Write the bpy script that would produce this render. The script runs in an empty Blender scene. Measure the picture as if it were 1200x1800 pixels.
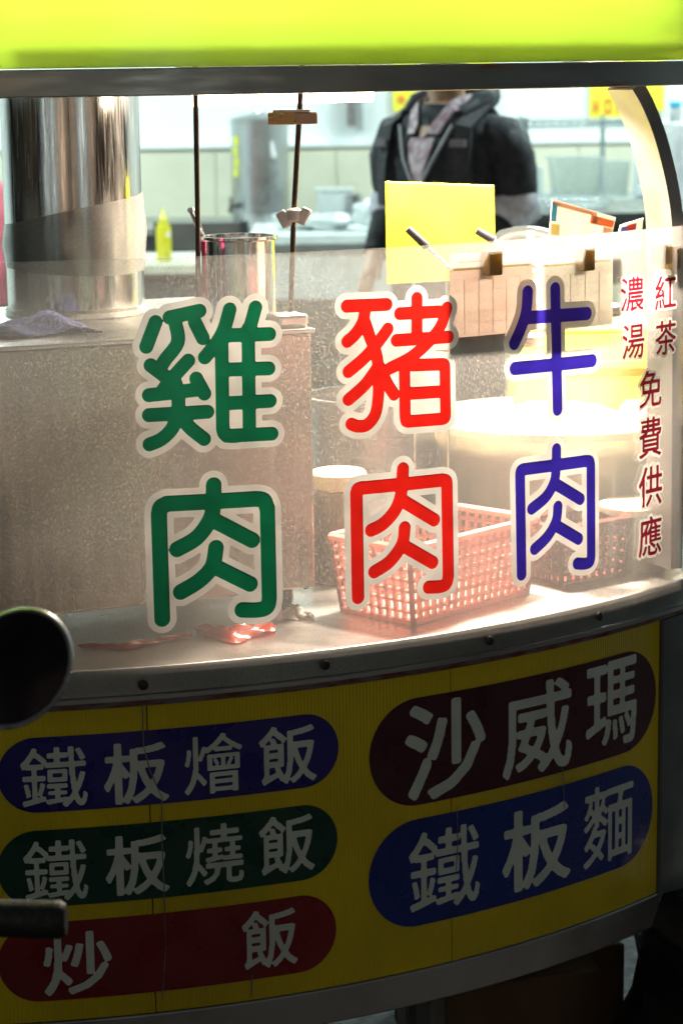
import bpy, bmesh, math, random
import numpy as np
from mathutils import Vector, Matrix
random.seed(7); rng = np.random.default_rng(7)
sin, cos, pi = math.sin, math.cos, math.pi
S = bpy.context.scene
C = S.collection

# ------------------------------------------------------------------ camera
CAM_Z = 1.62
PITCH, ROLL, FPX = 0.190787, -0.014165, 4054.0
fw = Vector((0, cos(PITCH), -sin(PITCH)))
_r0 = Vector((1, 0, 0)); _u0 = _r0.cross(fw)
rt = cos(ROLL) * _r0 + sin(ROLL) * _u0
up = -sin(ROLL) * _r0 + cos(ROLL) * _u0
cam = bpy.data.cameras.new('camera')
cam.sensor_fit = 'VERTICAL'; cam.sensor_height = 24.0; cam.lens = FPX / 1800 * 24.0
cam.clip_start = 0.05; cam.clip_end = 400
cam.dof.use_dof = True; cam.dof.focus_distance = 2.98; cam.dof.aperture_fstop = 5.0
camo = bpy.data.objects.new('camera', cam); C.objects.link(camo)
camo.matrix_world = Matrix(((rt.x, up.x, -fw.x, 0), (rt.y, up.y, -fw.y, 0), (rt.z, up.z, -fw.z, CAM_Z), (0, 0, 0, 1)))
S.camera = camo

# ------------------------------------------------------------------ world: night sky over a lit street
w = bpy.data.worlds.new('World'); S.world = w; w.use_nodes = True
nt = w.node_tree; nt.nodes.clear()
sky = nt.nodes.new('ShaderNodeTexSky'); sky.sky_type = 'NISHITA'; sky.sun_disc = False
sky.sun_elevation = math.radians(12); sky.sun_rotation = math.radians(200); sky.dust_density = 4.0
bg = nt.nodes.new('ShaderNodeBackground'); bg.inputs['Strength'].default_value = 0.036
wo = nt.nodes.new('ShaderNodeOutputWorld')
nt.links.new(sky.outputs[0], bg.inputs[0]); nt.links.new(bg.outputs[0], wo.inputs[0])
S.view_settings.view_transform = 'Standard'; S.view_settings.look = 'None'
S.view_settings.exposure = 0.0; S.view_settings.gamma = 1.0; S.view_settings.use_curve_mapping = False
S.cycles.max_bounces = 10; S.cycles.transparent_max_bounces = 24
S.cycles.transmission_bounces = 8; S.cycles.glossy_bounces = 5; S.cycles.diffuse_bounces = 4
S.cycles.sample_clamp_indirect = 6.0
S.cycles.caustics_reflective = False; S.cycles.caustics_refractive = False
S.cycles.use_denoising = True

# ------------------------------------------------------------------ cart geometry (solved from the photograph)
AX, AY, R = -0.57749, 4.21471, 1.41470       # axis of the curved front, its radius


def ray(px, py):
    return fw + rt * ((px - 600) / FPX) - up * ((py - 900) / FPX)


def at(px, py, d):
    """world point on the sight line of a measured photo point, at depth y = d"""
    v = ray(px, py)
    return Vector((0, 0, CAM_Z)) + v * (d / v.y)


def onz(px, py, z):
    v = ray(px, py)
    return Vector((0, 0, CAM_Z)) + v * ((z - CAM_Z) / v.z)


def hit(px, py, r=R):
    """(theta, z) on the curved front"""
    d = ray(px, py)
    a = d.x ** 2 + d.y ** 2; b = -(d.x * AX + d.y * AY); c = AX * AX + AY * AY - r * r
    t = (-b - math.sqrt(max(0, b * b - a * c))) / a
    P = d * t
    return math.atan2(P.x - AX, AY - P.y), P.z + CAM_Z


def arc(th, z, r=R):
    return Vector((AX + r * sin(th), AY - r * cos(th), z))


# ------------------------------------------------------------------ materials
MATS = {}


def nodes(name):
    m = bpy.data.materials.new(name); m.use_nodes = True
    t = m.node_tree; t.nodes.clear()
    out = t.nodes.new('ShaderNodeOutputMaterial')
    return m, t, out


def N(t, typ, **kw):
    n = t.nodes.new(typ)
    for k, v in kw.items():
        if k.startswith('_'):
            setattr(n, k[1:], v)
        else:
            n.inputs[k.replace('__', ' ')].default_value = v
    return n


def noise_fac(t, scale, detail=3, lo=0.35, hi=0.65, stretch=None, out=(0, 1)):
    tc = N(t, 'ShaderNodeTexCoord')
    mp = N(t, 'ShaderNodeMapping')
    t.links.new(tc.outputs['Object'], mp.inputs[0])
    if stretch: mp.inputs['Scale'].default_value = stretch
    nz = N(t, 'ShaderNodeTexNoise', Scale=scale, Detail=detail)
    t.links.new(mp.outputs[0], nz.inputs['Vector'])
    mr = N(t, 'ShaderNodeMapRange')
    mr.inputs[1].default_value = lo; mr.inputs[2].default_value = hi
    mr.inputs[3].default_value = out[0]; mr.inputs[4].default_value = out[1]
    t.links.new(nz.outputs['Fac'], mr.inputs[0])
    return mr.outputs[0], nz


def pbr(name, col, rough=0.5, metal=0.0, var=0.25, scale=12, stretch=None, bump=0.0, bscale=60, coat=0, rvar=0.15,
        spec=0.5, trans=0.0, dirt=None):
    """principled with two-tone variation, uneven gloss and fine relief"""
    if name in MATS: return MATS[name]
    m, t, out = nodes(name)
    p = N(t, 'ShaderNodeBsdfPrincipled', Metallic=metal, Roughness=rough)
    p.inputs['Specular IOR Level'].default_value = spec
    if coat: p.inputs['Coat Weight'].default_value = coat
    if trans: p.inputs['Transmission Weight'].default_value = trans
    f, nz = noise_fac(t, scale, 4, stretch=stretch)
    mx = N(t, 'ShaderNodeMix', _data_type='RGBA')
    c2 = dirt if dirt else tuple(c * (1 - var) for c in col)
    mx.inputs[6].default_value = (*col, 1); mx.inputs[7].default_value = (*c2, 1)
    t.links.new(f, mx.inputs[0]); t.links.new(mx.outputs[2], p.inputs['Base Color'])
    f2, _ = noise_fac(t, scale * 2.3, 5, stretch=stretch, out=(max(0.03, rough - rvar), min(1, rough + rvar)))
    t.links.new(f2, p.inputs['Roughness'])
    if bump:
        _, nb = noise_fac(t, bscale, 4, stretch=stretch)
        b = N(t, 'ShaderNodeBump', Strength=bump, Distance=0.002)
        t.links.new(nb.outputs['Fac'], b.inputs['Height']); t.links.new(b.outputs[0], p.inputs['Normal'])
    t.links.new(p.outputs[0], out.inputs[0])
    MATS[name] = m
    return m


def film(name, col, tr=0.5, gloss=0.06, rough=0.25):
    """thin plastic film: part of the light comes through from behind"""
    if name in MATS: return MATS[name]
    m, t, out = nodes(name)
    d = N(t, 'ShaderNodeBsdfDiffuse'); d.inputs[0].default_value = (*col, 1)
    l = N(t, 'ShaderNodeBsdfTranslucent'); l.inputs[0].default_value = (*col, 1)
    mx = N(t, 'ShaderNodeMixShader'); mx.inputs[0].default_value = tr
    f, _ = noise_fac(t, 30, 4, out=(tr - 0.08, tr + 0.08)); t.links.new(f, mx.inputs[0])
    t.links.new(d.outputs[0], mx.inputs[1]); t.links.new(l.outputs[0], mx.inputs[2])
    g = N(t, 'ShaderNodeBsdfGlossy', Roughness=rough)
    m2 = N(t, 'ShaderNodeMixShader'); m2.inputs[0].default_value = gloss
    t.links.new(mx.outputs[0], m2.inputs[1]); t.links.new(g.outputs[0], m2.inputs[2])
    t.links.new(m2.outputs[0], out.inputs[0])
    MATS[name] = m
    return m


def glow(name, col, s):
    if name in MATS: return MATS[name]
    m, t, out = nodes(name)
    e = N(t, 'ShaderNodeEmission', Strength=s); e.inputs[0].default_value = (*col, 1)
    t.links.new(e.outputs[0], out.inputs[0])
    MATS[name] = m
    return m


def clear_plastic(name, tint=(0.97, 0.98, 0.97), haze=0.04, scratch=0.2, hazecol=(0.9, 0.9, 0.88), gl=0.06):
    """thin clear sheet: see-through with reflections, dust and fine scratches that catch the lamps"""
    if name in MATS: return MATS[name]
    m, t, out = nodes(name)
    tr = N(t, 'ShaderNodeBsdfTransparent'); tr.inputs[0].default_value = (*tint, 1)
    tl = N(t, 'ShaderNodeBsdfTranslucent'); tl.inputs[0].default_value = (*hazecol, 1)
    df = N(t, 'ShaderNodeBsdfDiffuse'); df.inputs[0].default_value = (*hazecol, 1)
    hz = N(t, 'ShaderNodeMixShader'); hz.inputs[0].default_value = 0.25
    t.links.new(tl.outputs[0], hz.inputs[1]); t.links.new(df.outputs[0], hz.inputs[2])
    # fine crackle of scuffs, denser in patches
    f1, _ = noise_fac(t, 460, 1, 0.54, 0.76, stretch=(1, 1, 0.75))
    f2, _ = noise_fac(t, 5, 3, 0.38, 0.62, out=(0.25, 1))
    mu = N(t, 'ShaderNodeMath', _operation='MULTIPLY'); t.links.new(f1, mu.inputs[0]); t.links.new(f2, mu.inputs[1])
    f3, _ = noise_fac(t, 9, 4, 0.60, 0.78, stretch=(6, 6, 0.35), out=(0, 0.3))          # long wipe marks
    ad = N(t, 'ShaderNodeMath', _operation='MAXIMUM'); t.links.new(mu.outputs[0], ad.inputs[0]); t.links.new(f3, ad.inputs[1])
    ma = N(t, 'ShaderNodeMath', _operation='MULTIPLY_ADD'); ma.inputs[1].default_value = scratch; ma.inputs[2].default_value = haze
    t.links.new(ad.outputs[0], ma.inputs[0])
    m1 = N(t, 'ShaderNodeMixShader'); t.links.new(ma.outputs[0], m1.inputs[0])
    t.links.new(tr.outputs[0], m1.inputs[1]); t.links.new(hz.outputs[0], m1.inputs[2])
    g = N(t, 'ShaderNodeBsdfGlossy', Roughness=0.12)
    fr = N(t, 'ShaderNodeFresnel', IOR=1.2)
    fa = N(t, 'ShaderNodeMath', _operation='MULTIPLY'); fa.inputs[1].default_value = gl / 0.03
    t.links.new(fr.outputs[0], fa.inputs[0])
    fc = N(t, 'ShaderNodeClamp'); fc.inputs['Max'].default_value = 0.5; t.links.new(fa.outputs[0], fc.inputs[0])
    m2 = N(t, 'ShaderNodeMixShader'); t.links.new(fc.outputs[0], m2.inputs[0])
    t.links.new(m1.outputs[0], m2.inputs[1]); t.links.new(g.outputs[0], m2.inputs[2])
    t.links.new(m2.outputs[0], out.inputs[0])
    MATS[name] = m
    return m


def brushed(name, col=(0.6, 0.6, 0.58), rough=0.28, stretch=(1, 1, 40), dirt=(0.35, 0.33, 0.3), aniso=0.4, bump=0.12, scale=14):
    if name in MATS: return MATS[name]
    m, t, out = nodes(name)
    p = N(t, 'ShaderNodeBsdfPrincipled', Metallic=1.0, Roughness=rough)
    p.inputs['Anisotropic'].default_value = aniso
    f, _ = noise_fac(t, 7, 5, 0.45, 0.75)
    mx = N(t, 'ShaderNodeMix', _data_type='RGBA')
    mx.inputs[6].default_value = (*col, 1); mx.inputs[7].default_value = (*dirt, 1)
    t.links.new(f, mx.inputs[0]); t.links.new(mx.outputs[2], p.inputs['Base Color'])
    f2, _ = noise_fac(t, scale, 4, 0.3, 0.7, stretch=stretch, out=(max(0.05, rough - 0.1), rough + 0.12))
    t.links.new(f2, p.inputs['Roughness'])
    _, nb = noise_fac(t, scale * 5, 3, stretch=stretch)
    b = N(t, 'ShaderNodeBump', Strength=bump, Distance=0.0015)
    t.links.new(nb.outputs['Fac'], b.inputs['Height']); t.links.new(b.outputs[0], p.inputs['Normal'])
    t.links.new(p.outputs[0], out.inputs[0])
    MATS[name] = m
    return m


# ------------------------------------------------------------------ mesh helpers
class MB:
    """collects shapes, builds ONE mesh object"""

    def __init__(s): s.v = []; s.f = []

    def add(s, v, f):
        o = len(s.v); s.v += [tuple(p) for p in v]; s.f += [tuple(i + o for i in q) for q in f]
        return s

    def box(s, c, size, rz=0.0, rot=None, taper=1.0):
        M = rot if rot is not None else Matrix.Rotation(rz, 3, 'Z')
        v = []
        for z in (-.5, .5):
            k = taper if z < 0 else 1.0
            for x, y in ((-.5, -.5), (.5, -.5), (.5, .5), (-.5, .5)):
                v.append(Vector(c) + M @ Vector((x * size[0] * k, y * size[1] * k, z * size[2])))
        return s.add(v, [(3, 2, 1, 0), (4, 5, 6, 7), (0, 1, 5, 4), (1, 2, 6, 5), (2, 3, 7, 6), (3, 0, 4, 7)])

    def tube(s, pts, rad, n=10, cap=True):
        pts = [Vector(p) for p in pts]
        rads = rad if isinstance(rad, (list, tuple)) else [rad] * len(pts)
        rings = []; prev = None
        for i, p in enumerate(pts):
            d = (pts[min(i + 1, len(pts) - 1)] - pts[max(i - 1, 0)]).normalized()
            if prev is None:
                a = d.orthogonal().normalized()
            else:
                a = (prev - d * prev.dot(d)).normalized()
            prev = a; b = d.cross(a)
            rings.append([p + (a * cos(2 * pi * k / n) + b * sin(2 * pi * k / n)) * rads[i] for k in range(n)])
        return s.loft(rings, cap)

    def loft(s, rings, cap=True, close=True):
        n = len(rings[0]); v = [p for r in rings for p in r]; f = []
        for i in range(len(rings) - 1):
            for k in range(n if close else n - 1):
                a = i * n + k; b = i * n + (k + 1) % n
                f.append((a, b, b + n, a + n))
        if cap:
            f.append(tuple(range(n - 1, -1, -1))); f.append(tuple((len(rings) - 1) * n + k for k in range(n)))
        return s.add(v, f)

    def lathe(s, c, prof, n=40, cap=True):
        c = Vector(c)
        rings = [[c + Vector((r * cos(2 * pi * k / n), r * sin(2 * pi * k / n), z)) for k in range(n)] for r, z in prof]
        return s.loft(rings, cap)

    def prism(s, poly, z0, z1):
        n = len(poly)
        v = [(p[0], p[1], z0) for p in poly] + [(p[0], p[1], z1) for p in poly]
        f = [tuple(range(n - 1, -1, -1)), tuple(range(n, 2 * n))] + [(k, (k + 1) % n, n + (k + 1) % n, n + k) for k in range(n)]
        return s.add(v, f)

    def arcband(s, r0, r1, t0, t1, z0, z1, n=None):
        n = n or max(2, int(abs(t1 - t0) / 0.03))
        rings = []
        for i in range(n + 1):
            th = t0 + (t1 - t0) * i / n
            rings.append([arc(th, z0, r0), arc(th, z0, r1), arc(th, z1, r1), arc(th, z1, r0)])
        return s.loft(rings)

    def build(s, name, mat, parent=None, smooth=None, bevel=0.0, seg=2, fix=True):
        me = bpy.data.meshes.new(name); me.from_pydata(s.v, [], s.f)
        if fix:
            bm = bmesh.new(); bm.from_mesh(me); bmesh.ops.recalc_face_normals(bm, faces=bm.faces); bm.to_mesh(me); bm.free()
        o = bpy.data.objects.new(name, me); C.objects.link(o)
        if mat: me.materials.append(mat)
        if parent is not None:
            o.parent = parent; o.matrix_parent_inverse = Matrix.Translation(-parent.location) if parent.type == 'EMPTY' else Matrix()
        if smooth is not None:
            me.polygons.foreach_set('use_smooth', [True] * len(me.polygons))
            try:
                me.set_sharp_from_angle(angle=math.radians(smooth))
            except Exception: pass
        if bevel:
            b = o.modifiers.new('bevel', 'BEVEL'); b.width = bevel; b.segments = seg; b.limit_method = 'ANGLE'
        return o


def tag(o, label=None, cat=None, group=None, kind=None):
    if label: o['label'] = label
    if cat: o['category'] = cat
    if group: o['group'] = group
    if kind: o['kind'] = kind
    return o


def thing(name, label, cat, loc=(0, 0, 0), group=None):
    o = bpy.data.objects.new(name, None); C.objects.link(o); o.location = loc; o.empty_display_size = 0.1
    return tag(o, label, cat, group)


def disc_ring(c, a, b, n=40):
    return [Vector(c) + a * cos(2 * pi * k / n) + b * sin(2 * pi * k / n) for k in range(n)]


# ------------------------------------------------------------------ lettering: filled shapes cut out of a distance field
def field_mesh(name, F, xs, zs, place, mat, parent):
    """filled region F<0 of a field sampled on a grid, laid on a surface by place(s, z)"""
    nz, nx = F.shape; ids = {}; V = []; faces = []

    def vert(key, s, z):
        if key not in ids:
            ids[key] = len(V); V.append(place(s, z))
        return ids[key]
    ins = F < 0
    cnt = ins[:-1, :-1].astype(int) + ins[1:, :-1] + ins[:-1, 1:] + ins[1:, 1:]
    for j, i in zip(*np.nonzero(cnt)):
        cs = ((j, i), (j, i + 1), (j + 1, i + 1), (j + 1, i)); poly = []
        for k in range(4):
            a = cs[k]; b = cs[(k + 1) % 4]; fa = F[a]; fb = F[b]
            if fa < 0: poly.append(vert(a, xs[a[1]], zs[a[0]]))
            if (fa < 0) != (fb < 0):
                key = (a, b) if a < b else (b, a)
                u = fa / (fa - fb); u = min(max(u, 0.02), 0.98)
                poly.append(vert(key, xs[a[1]] * (1 - u) + xs[b[1]] * u, zs[a[0]] * (1 - u) + zs[b[0]] * u))
        if len(poly) > 2: faces.append(tuple(poly))
    mb = MB(); mb.v = V; mb.f = faces
    return mb.build(name, mat, parent, fix=False)


def stroke_field(strokes, X, Z):
    F = np.full(X.shape, 9.0)
    for pts, hw in strokes:
        for (ax, az), (bx, bz) in zip(pts[:-1], pts[1:]):
            dx, dz = bx - ax, bz - az; L = dx * dx + dz * dz + 1e-12
            t = np.clip(((X - ax) * dx + (Z - az) * dz) / L, 0, 1)
            F = np.minimum(F, np.hypot(X - ax - t * dx, Z - az - t * dz) - hw)
    return F


def curve_pts(p, n=6):
    """Catmull-Rom through the points so that bent strokes stay round"""
    if len(p) < 3: return p
    q = [p[0]] + list(p) + [p[-1]]; out = []
    for i in range(1, len(q) - 2):
        for k in range(n):
            t = k / n
            out.append(tuple(0.5 * (2 * q[i][c] + (q[i + 1][c] - q[i - 1][c]) * t + (2 * q[i - 1][c] - 5 * q[i][c] + 4 * q[i + 1][c] - q[i + 2][c]) * t * t
                                    + (3 * q[i][c] - q[i - 1][c] - 3 * q[i + 1][c] + q[i + 2][c]) * t ** 3) for c in (0, 1)))
    out.append(p[-1])
    return out


GLYPH = {}


def glyph_mask(ch, n=84, pad=14):
    """inside/outside distance (in em cells) of a character's outline"""
    if ch in GLYPH: return GLYPH[ch]
    cu = bpy.data.curves.new('t', 'FONT'); cu.body = ch; cu.resolution_u = 3
    ob = bpy.data.objects.new('t', cu); C.objects.link(ob)
    bpy.context.view_layer.update()
    ev = ob.evaluated_get(bpy.context.evaluated_depsgraph_get()); me = ev.to_mesh()
    me.calc_loop_triangles()
    co = np.array([v.co[:2] for v in me.vertices]); tri = [tuple(t.vertices) for t in me.loop_triangles]
    ev.to_mesh_clear(); bpy.data.objects.remove(ob); bpy.data.curves.remove(cu)
    lo = co.min(0); hi = co.max(0); co = (co - lo) / (hi - lo)
    m = n + 2 * pad
    g = (np.arange(m) - pad) / n
    X, Y = np.meshgrid(g, g); M = np.zeros((m, m), bool)
    for a, b, c in tri:
        A, B, D = co[a], co[b], co[c]
        det = (B[0] - A[0]) * (D[1] - A[1]) - (D[0] - A[0]) * (B[1] - A[1])
        if abs(det) < 1e-12: continue
        i0, i1 = int(min(A[0], B[0], D[0]) * n) + pad - 1, int(max(A[0], B[0], D[0]) * n) + pad + 2
        j0, j1 = int(min(A[1], B[1], D[1]) * n) + pad - 1, int(max(A[1], B[1], D[1]) * n) + pad + 2
        x = X[j0:j1, i0:i1]; y = Y[j0:j1, i0:i1]
        u = ((x - A[0]) * (D[1] - A[1]) - (D[0] - A[0]) * (y - A[1])) / det
        v = ((B[0] - A[0]) * (y - A[1]) - (x - A[0]) * (B[1] - A[1])) / det
        M[j0:j1, i0:i1] |= (u >= -1e-6) & (v >= -1e-6) & (u + v <= 1 + 1e-6)

    def dist(B):
        p = np.argwhere(B).astype(np.float32); q = np.argwhere(~B).astype(np.float32); o = np.zeros(B.shape, np.float32)
        for k in range(0, len(q), 1500):
            d = q[k:k + 1500]
            dd = ((d[:, None, 0] - p[None, :, 0]) ** 2 + (d[:, None, 1] - p[None, :, 1]) ** 2).min(1)
            o[d[:, 0].astype(int), d[:, 1].astype(int)] = np.sqrt(dd)
        return o
    F = (dist(M) - dist(~M)) / n
    for _ in range(2):
        Fp = np.pad(F, 1, mode='edge')
        F = (Fp[:-2, 1:-1] + Fp[2:, 1:-1] + Fp[1:-1, :-2] + Fp[1:-1, 2:] + 2 * F) / 6
    GLYPH[ch] = (F, g)
    return GLYPH[ch]

# ================================================================== materials used
STEEL = brushed('brushed_steel')
STEEL_H = brushed('brushed_steel_band', stretch=(2, 2, 60), rough=0.42, col=(0.52, 0.53, 0.51), dirt=(0.34, 0.32, 0.29), bump=0.05)
STEEL_V = brushed('cabinet_steel', col=(0.46, 0.395, 0.335), rough=0.36, stretch=(12, 12, 0.4), dirt=(0.38, 0.345, 0.31), aniso=0.5, bump=0.0, scale=5)
MIRROR = brushed('polished_steel', rough=0.17, stretch=(30, 30, 1), col=(0.62, 0.62, 0.6), dirt=(0.5, 0.49, 0.47), aniso=0.2, bump=0.04)
DARKM = pbr('dark_metal', (0.05, 0.045, 0.04), 0.4, 0.6, scale=30)
YEL_SIGN = None
WHITE_PL = pbr('white_plastic', (0.78, 0.78, 0.76), 0.35, scale=8, var=0.06)
BLACK_PL = pbr('black_plastic', (0.012, 0.012, 0.013), 0.35, scale=30, spec=0.4)
ASPHALT = pbr('asphalt', (0.055, 0.055, 0.058), 0.85, scale=30, var=0.4, bump=0.5, bscale=200)
ACRYL = clear_plastic('acrylic_sheet', haze=0.07, scratch=0.20)

# ================================================================== setting
g = MB(); g.add([(-60, -60, 0), (60, -60, 0), (60, 60, 0), (-60, 60, 0)], [(0, 1, 2, 3)])
tag(g.build('ground', ASPHALT), kind='structure')
SHOP_Y0, SHOP_Y1, SHX0, SHX1, SHZ = 5.3, 11.6, -4.2, 4.2, 3.1
TILE = pbr('floor_tile', (0.42, 0.43, 0.4), 0.35, scale=3, var=0.15)
g = MB(); g.box(((SHX0 + SHX1) / 2, (SHOP_Y0 + SHOP_Y1) / 2, 0.03), (SHX1 - SHX0, SHOP_Y1 - SHOP_Y0, 0.06))
tag(g.build('shop_floor', TILE), kind='structure')
WALLW = pbr('painted_wall', (0.80, 0.84, 0.83), 0.7, scale=2, var=0.05, bump=0.15, bscale=40)
DADO = pbr('beige_dado', (0.70, 0.69, 0.54), 0.4, scale=4, var=0.12)
shop = thing('shop_building', 'open-fronted white-walled eatery with beige dado behind the food cart', 'building', ((SHX0 + SHX1) / 2, SHOP_Y1, 0))
MB().box((0, SHOP_Y1 + 0.1, SHZ / 2), (SHX1 - SHX0, 0.2, SHZ)).build('back_wall', WALLW, shop)
MB().box((SHX0 - 0.1, (SHOP_Y0 + SHOP_Y1) / 2, SHZ / 2), (0.2, SHOP_Y1 - SHOP_Y0, SHZ)).build('side_wall', WALLW, shop)
MB().box((SHX1 + 0.1, (SHOP_Y0 + SHOP_Y1) / 2, SHZ / 2), (0.2, SHOP_Y1 - SHOP_Y0, SHZ)).build('side_wall', WALLW, shop)
MB().box((0, (SHOP_Y0 + SHOP_Y1) / 2, SHZ + 0.1), (SHX1 - SHX0 + 0.4, SHOP_Y1 - SHOP_Y0, 0.2)).build('ceiling', WALLW, shop)
DZ = at(600, 258, SHOP_Y1 - 0.03).z
dado_w = 0.6
k = 0
x = SHX0
while x < SHX1 - 0.01:
    MB().box((x + dado_w / 2, SHOP_Y1 - 0.012, DZ / 2 + 0.03), (dado_w - 0.004, 0.022, DZ - 0.06)).build('dado_panel', DADO, shop)
    x += dado_w
MB().box((0, SHOP_Y1 - 0.02, DZ + 0.012), (SHX1 - SHX0, 0.04, 0.02)).build('dado_rail', WALLW, shop)


def ceiling_lamp(x, y, L, label):
    t = thing('ceiling_lamp', label, 'lamp', (x, y, SHZ))
    MB().box((x, y, SHZ - 0.03), (L, 0.16, 0.05)).build('lamp_housing', WHITE_PL, t)
    tb = MB().tube([(x - L / 2 + 0.03, y, SHZ - 0.075), (x + L / 2 - 0.03, y, SHZ - 0.075)], 0.016).build('tube', glow('cool_tube', (0.85, 1.0, 0.97), 12), t)
    li = bpy.data.lights.new('tube_light', 'AREA'); li.shape = 'RECTANGLE'; li.size = L; li.size_y = 0.12
    li.energy = SHOP_W; li.color = (0.80, 1.0, 0.985)
    lo = bpy.data.objects.new('tube_light', li); C.objects.link(lo); lo.parent = t
    lo.location = (0, 0, -0.11)


SHOP_W = 96
for i, (x, y, wd) in enumerate(((-2.0, 7.2, 'front left'), (1.6, 7.2, 'front right'), (-1.8, 10.0, 'back left'), (1.6, 10.0, 'back right'))):
    ceiling_lamp(x, y, 1.5, 'cool white fluorescent batten on the shop ceiling, ' + wd)

# building across the street, behind the camera: what the steel mirrors
FAC = pbr('dark_facade', (0.16, 0.15, 0.15), 0.8, scale=1.5, var=0.3)
opp = thing('opposite_building', 'dark row of shops across the street with lit windows', 'building', (0, -11, 0))
MB().box((0, -11.5, 4.5), (40, 1.0, 9)).build('wall', FAC, opp)
ow = glow('lit_shop_window', (0.9, 1.0, 0.95), 1.5); ow2 = glow('lit_shop_window_warm', (1.0, 0.72, 0.5), 1.2)
for i, (x, wd, z0, z1, mt) in enumerate(((-10.5, 2.6, 0.4, 2.7, ow), (-6.2, 1.4, 0.2, 5.2, ow), (-2.4, 2.8, 0.5, 2.6, ow2),
                                          (2.2, 1.0, 0.3, 5.6, ow2), (6.4, 3.0, 0.4, 2.7, ow), (11.5, 2.4, 0.5, 3.6, ow2))):
    MB().box((x, -10.97, (z0 + z1) / 2), (wd, 0.06, z1 - z0)).build('lit_window', mt, opp)

# ================================================================== the food cart
T0, T1 = -0.92, 0.885            # ends of the curved front
ZB0, ZB1, ZS, ZSIGN = 1.588, 1.6215, 1.645, 1.98
ZFB, ZFT, ZWS = 0.838, 0.874, 1.392
ZPB = 0.405
cart = thing('food_cart', 'curved stainless steel food cart with lit yellow canopy and lettered clear windscreen', 'food cart', (AX, AY - 0.6, 0))
BACKY = 4.05


def dplate(r, z0, z1, back=BACKY, t0=T0, t1=T1):
    n = 60
    p = [arc(t0 + (t1 - t0) * i / n, 0, r) for i in range(n + 1)]
    poly = [(q.x, q.y) for q in p] + [(p[-1].x, back), (p[0].x, back)]
    return MB().prism(poly, z0, z1)


# band steel with rust blooms
m, t, out = nodes('rusty_band_steel')
p = N(t, 'ShaderNodeBsdfPrincipled', Roughness=0.4)
f, _ = noise_fac(t, 5, 6, 0.58, 0.70, stretch=(1, 1, 5))
f2, _ = noise_fac(t, 3, 4, 0.35, 0.65, stretch=(1, 1, 3))
m1 = N(t, 'ShaderNodeMix', _data_type='RGBA'); m1.inputs[6].default_value = (0.44, 0.47, 0.44, 1); m1.inputs[7].default_value = (0.62, 0.65, 0.61, 1)
m2 = N(t, 'ShaderNodeMix', _data_type='RGBA'); m2.inputs[7].default_value = (0.30, 0.11, 0.05, 1)
t.links.new(f2, m1.inputs[0]); t.links.new(m1.outputs[2], m2.inputs[6]); t.links.new(f, m2.inputs[0]); t.links.new(m2.outputs[2], p.inputs['Base Color'])
mm = N(t, 'ShaderNodeMath', _operation='SUBTRACT'); mm.inputs[0].default_value = 0.75; t.links.new(f, mm.inputs[1]); t.links.new(mm.outputs[0], p.inputs['Metallic'])
f3, _ = noise_fac(t, 12, 5, stretch=(1, 1, 6), out=(0.3, 0.55)); t.links.new(f3, p.inputs['Roughness'])
t.links.new(p.outputs[0], out.inputs[0])
BAND = m
# canopy: light box sign with tubes inside
m, t, out = nodes('sign_plastic')
d = N(t, 'ShaderNodeBsdfDiffuse'); l = N(t, 'ShaderNodeBsdfTranslucent')
for q in (d, l): q.inputs[0].default_value = (0.73, 0.86, 0.24, 1)
f, _ = noise_fac(t, 6, 3, stretch=(1, 1, 9), out=(0.66, 0.70))
mx = N(t, 'ShaderNodeMixShader'); t.links.new(f, mx.inputs[0]); t.links.new(d.outputs[0], mx.inputs[1]); t.links.new(l.outputs[0], mx.inputs[2])
gl = N(t, 'ShaderNodeBsdfGlossy', Roughness=0.2); m2 = N(t, 'ShaderNodeMixShader'); m2.inputs[0].default_value = 0.04
t.links.new(mx.outputs[0], m2.inputs[1]); t.links.new(gl.outputs[0], m2.inputs[2]); t.links.new(m2.outputs[0], out.inputs[0])
SIGN = m
MB().arcband(R - 0.004, R + 0.001, T0, T1, ZB1 + 0.001, ZSIGN, 70).build('sign_face', SIGN, cart, smooth=30)
MB().arcband(R - 0.165, R - 0.16, T0, T1, ZB1 + 0.001, ZSIGN, 70).build('sign_back', WHITE_PL, cart, smooth=30)
tl0 = hit(22, 78)[0]
MB().arcband(R - 0.158, R - 0.0045, tl0, T1, ZS - 0.004, ZS, 60).build('sign_shelf', film('shelf_plastic', (0.8, 0.8, 0.7), 0.85), cart)
MB().arcband(R - 0.17, R + 0.004, T0, T1, ZSIGN, ZSIGN + 0.03, 70).build('sign_top', STEEL_H, cart)
for zz in (1.70, 1.82, 1.93):
    MB().tube([arc(T0 + 0.04 + (T1 - T0 - 0.08) * i / 40, zz, R - 0.075) for i in range(41)], 0.013, 8).build('sign_tube', glow('sign_tube', (1.0, 1.0, 0.9), 12.5), cart, smooth=60)
MB().arcband(R - 0.17, R + 0.003, T0, T1, ZB0, ZB1, 80).build('canopy_band', BAND, cart, smooth=30, bevel=0.002)
o = dplate(R - 0.171, 1.80, 1.82).build('canopy_ceiling', WHITE_PL, cart)
for th in (T0 + 0.01, T1 - 0.01):
    p = arc(th, 0, R - 0.1)
    MB().box((p.x + (0.02 if th < 0 else -0.02), (p.y + BACKY) / 2 + 0.1, 1.79), (0.03, BACKY - p.y - 0.1, 0.36)).build('canopy_side', STEEL_H, cart)

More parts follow.
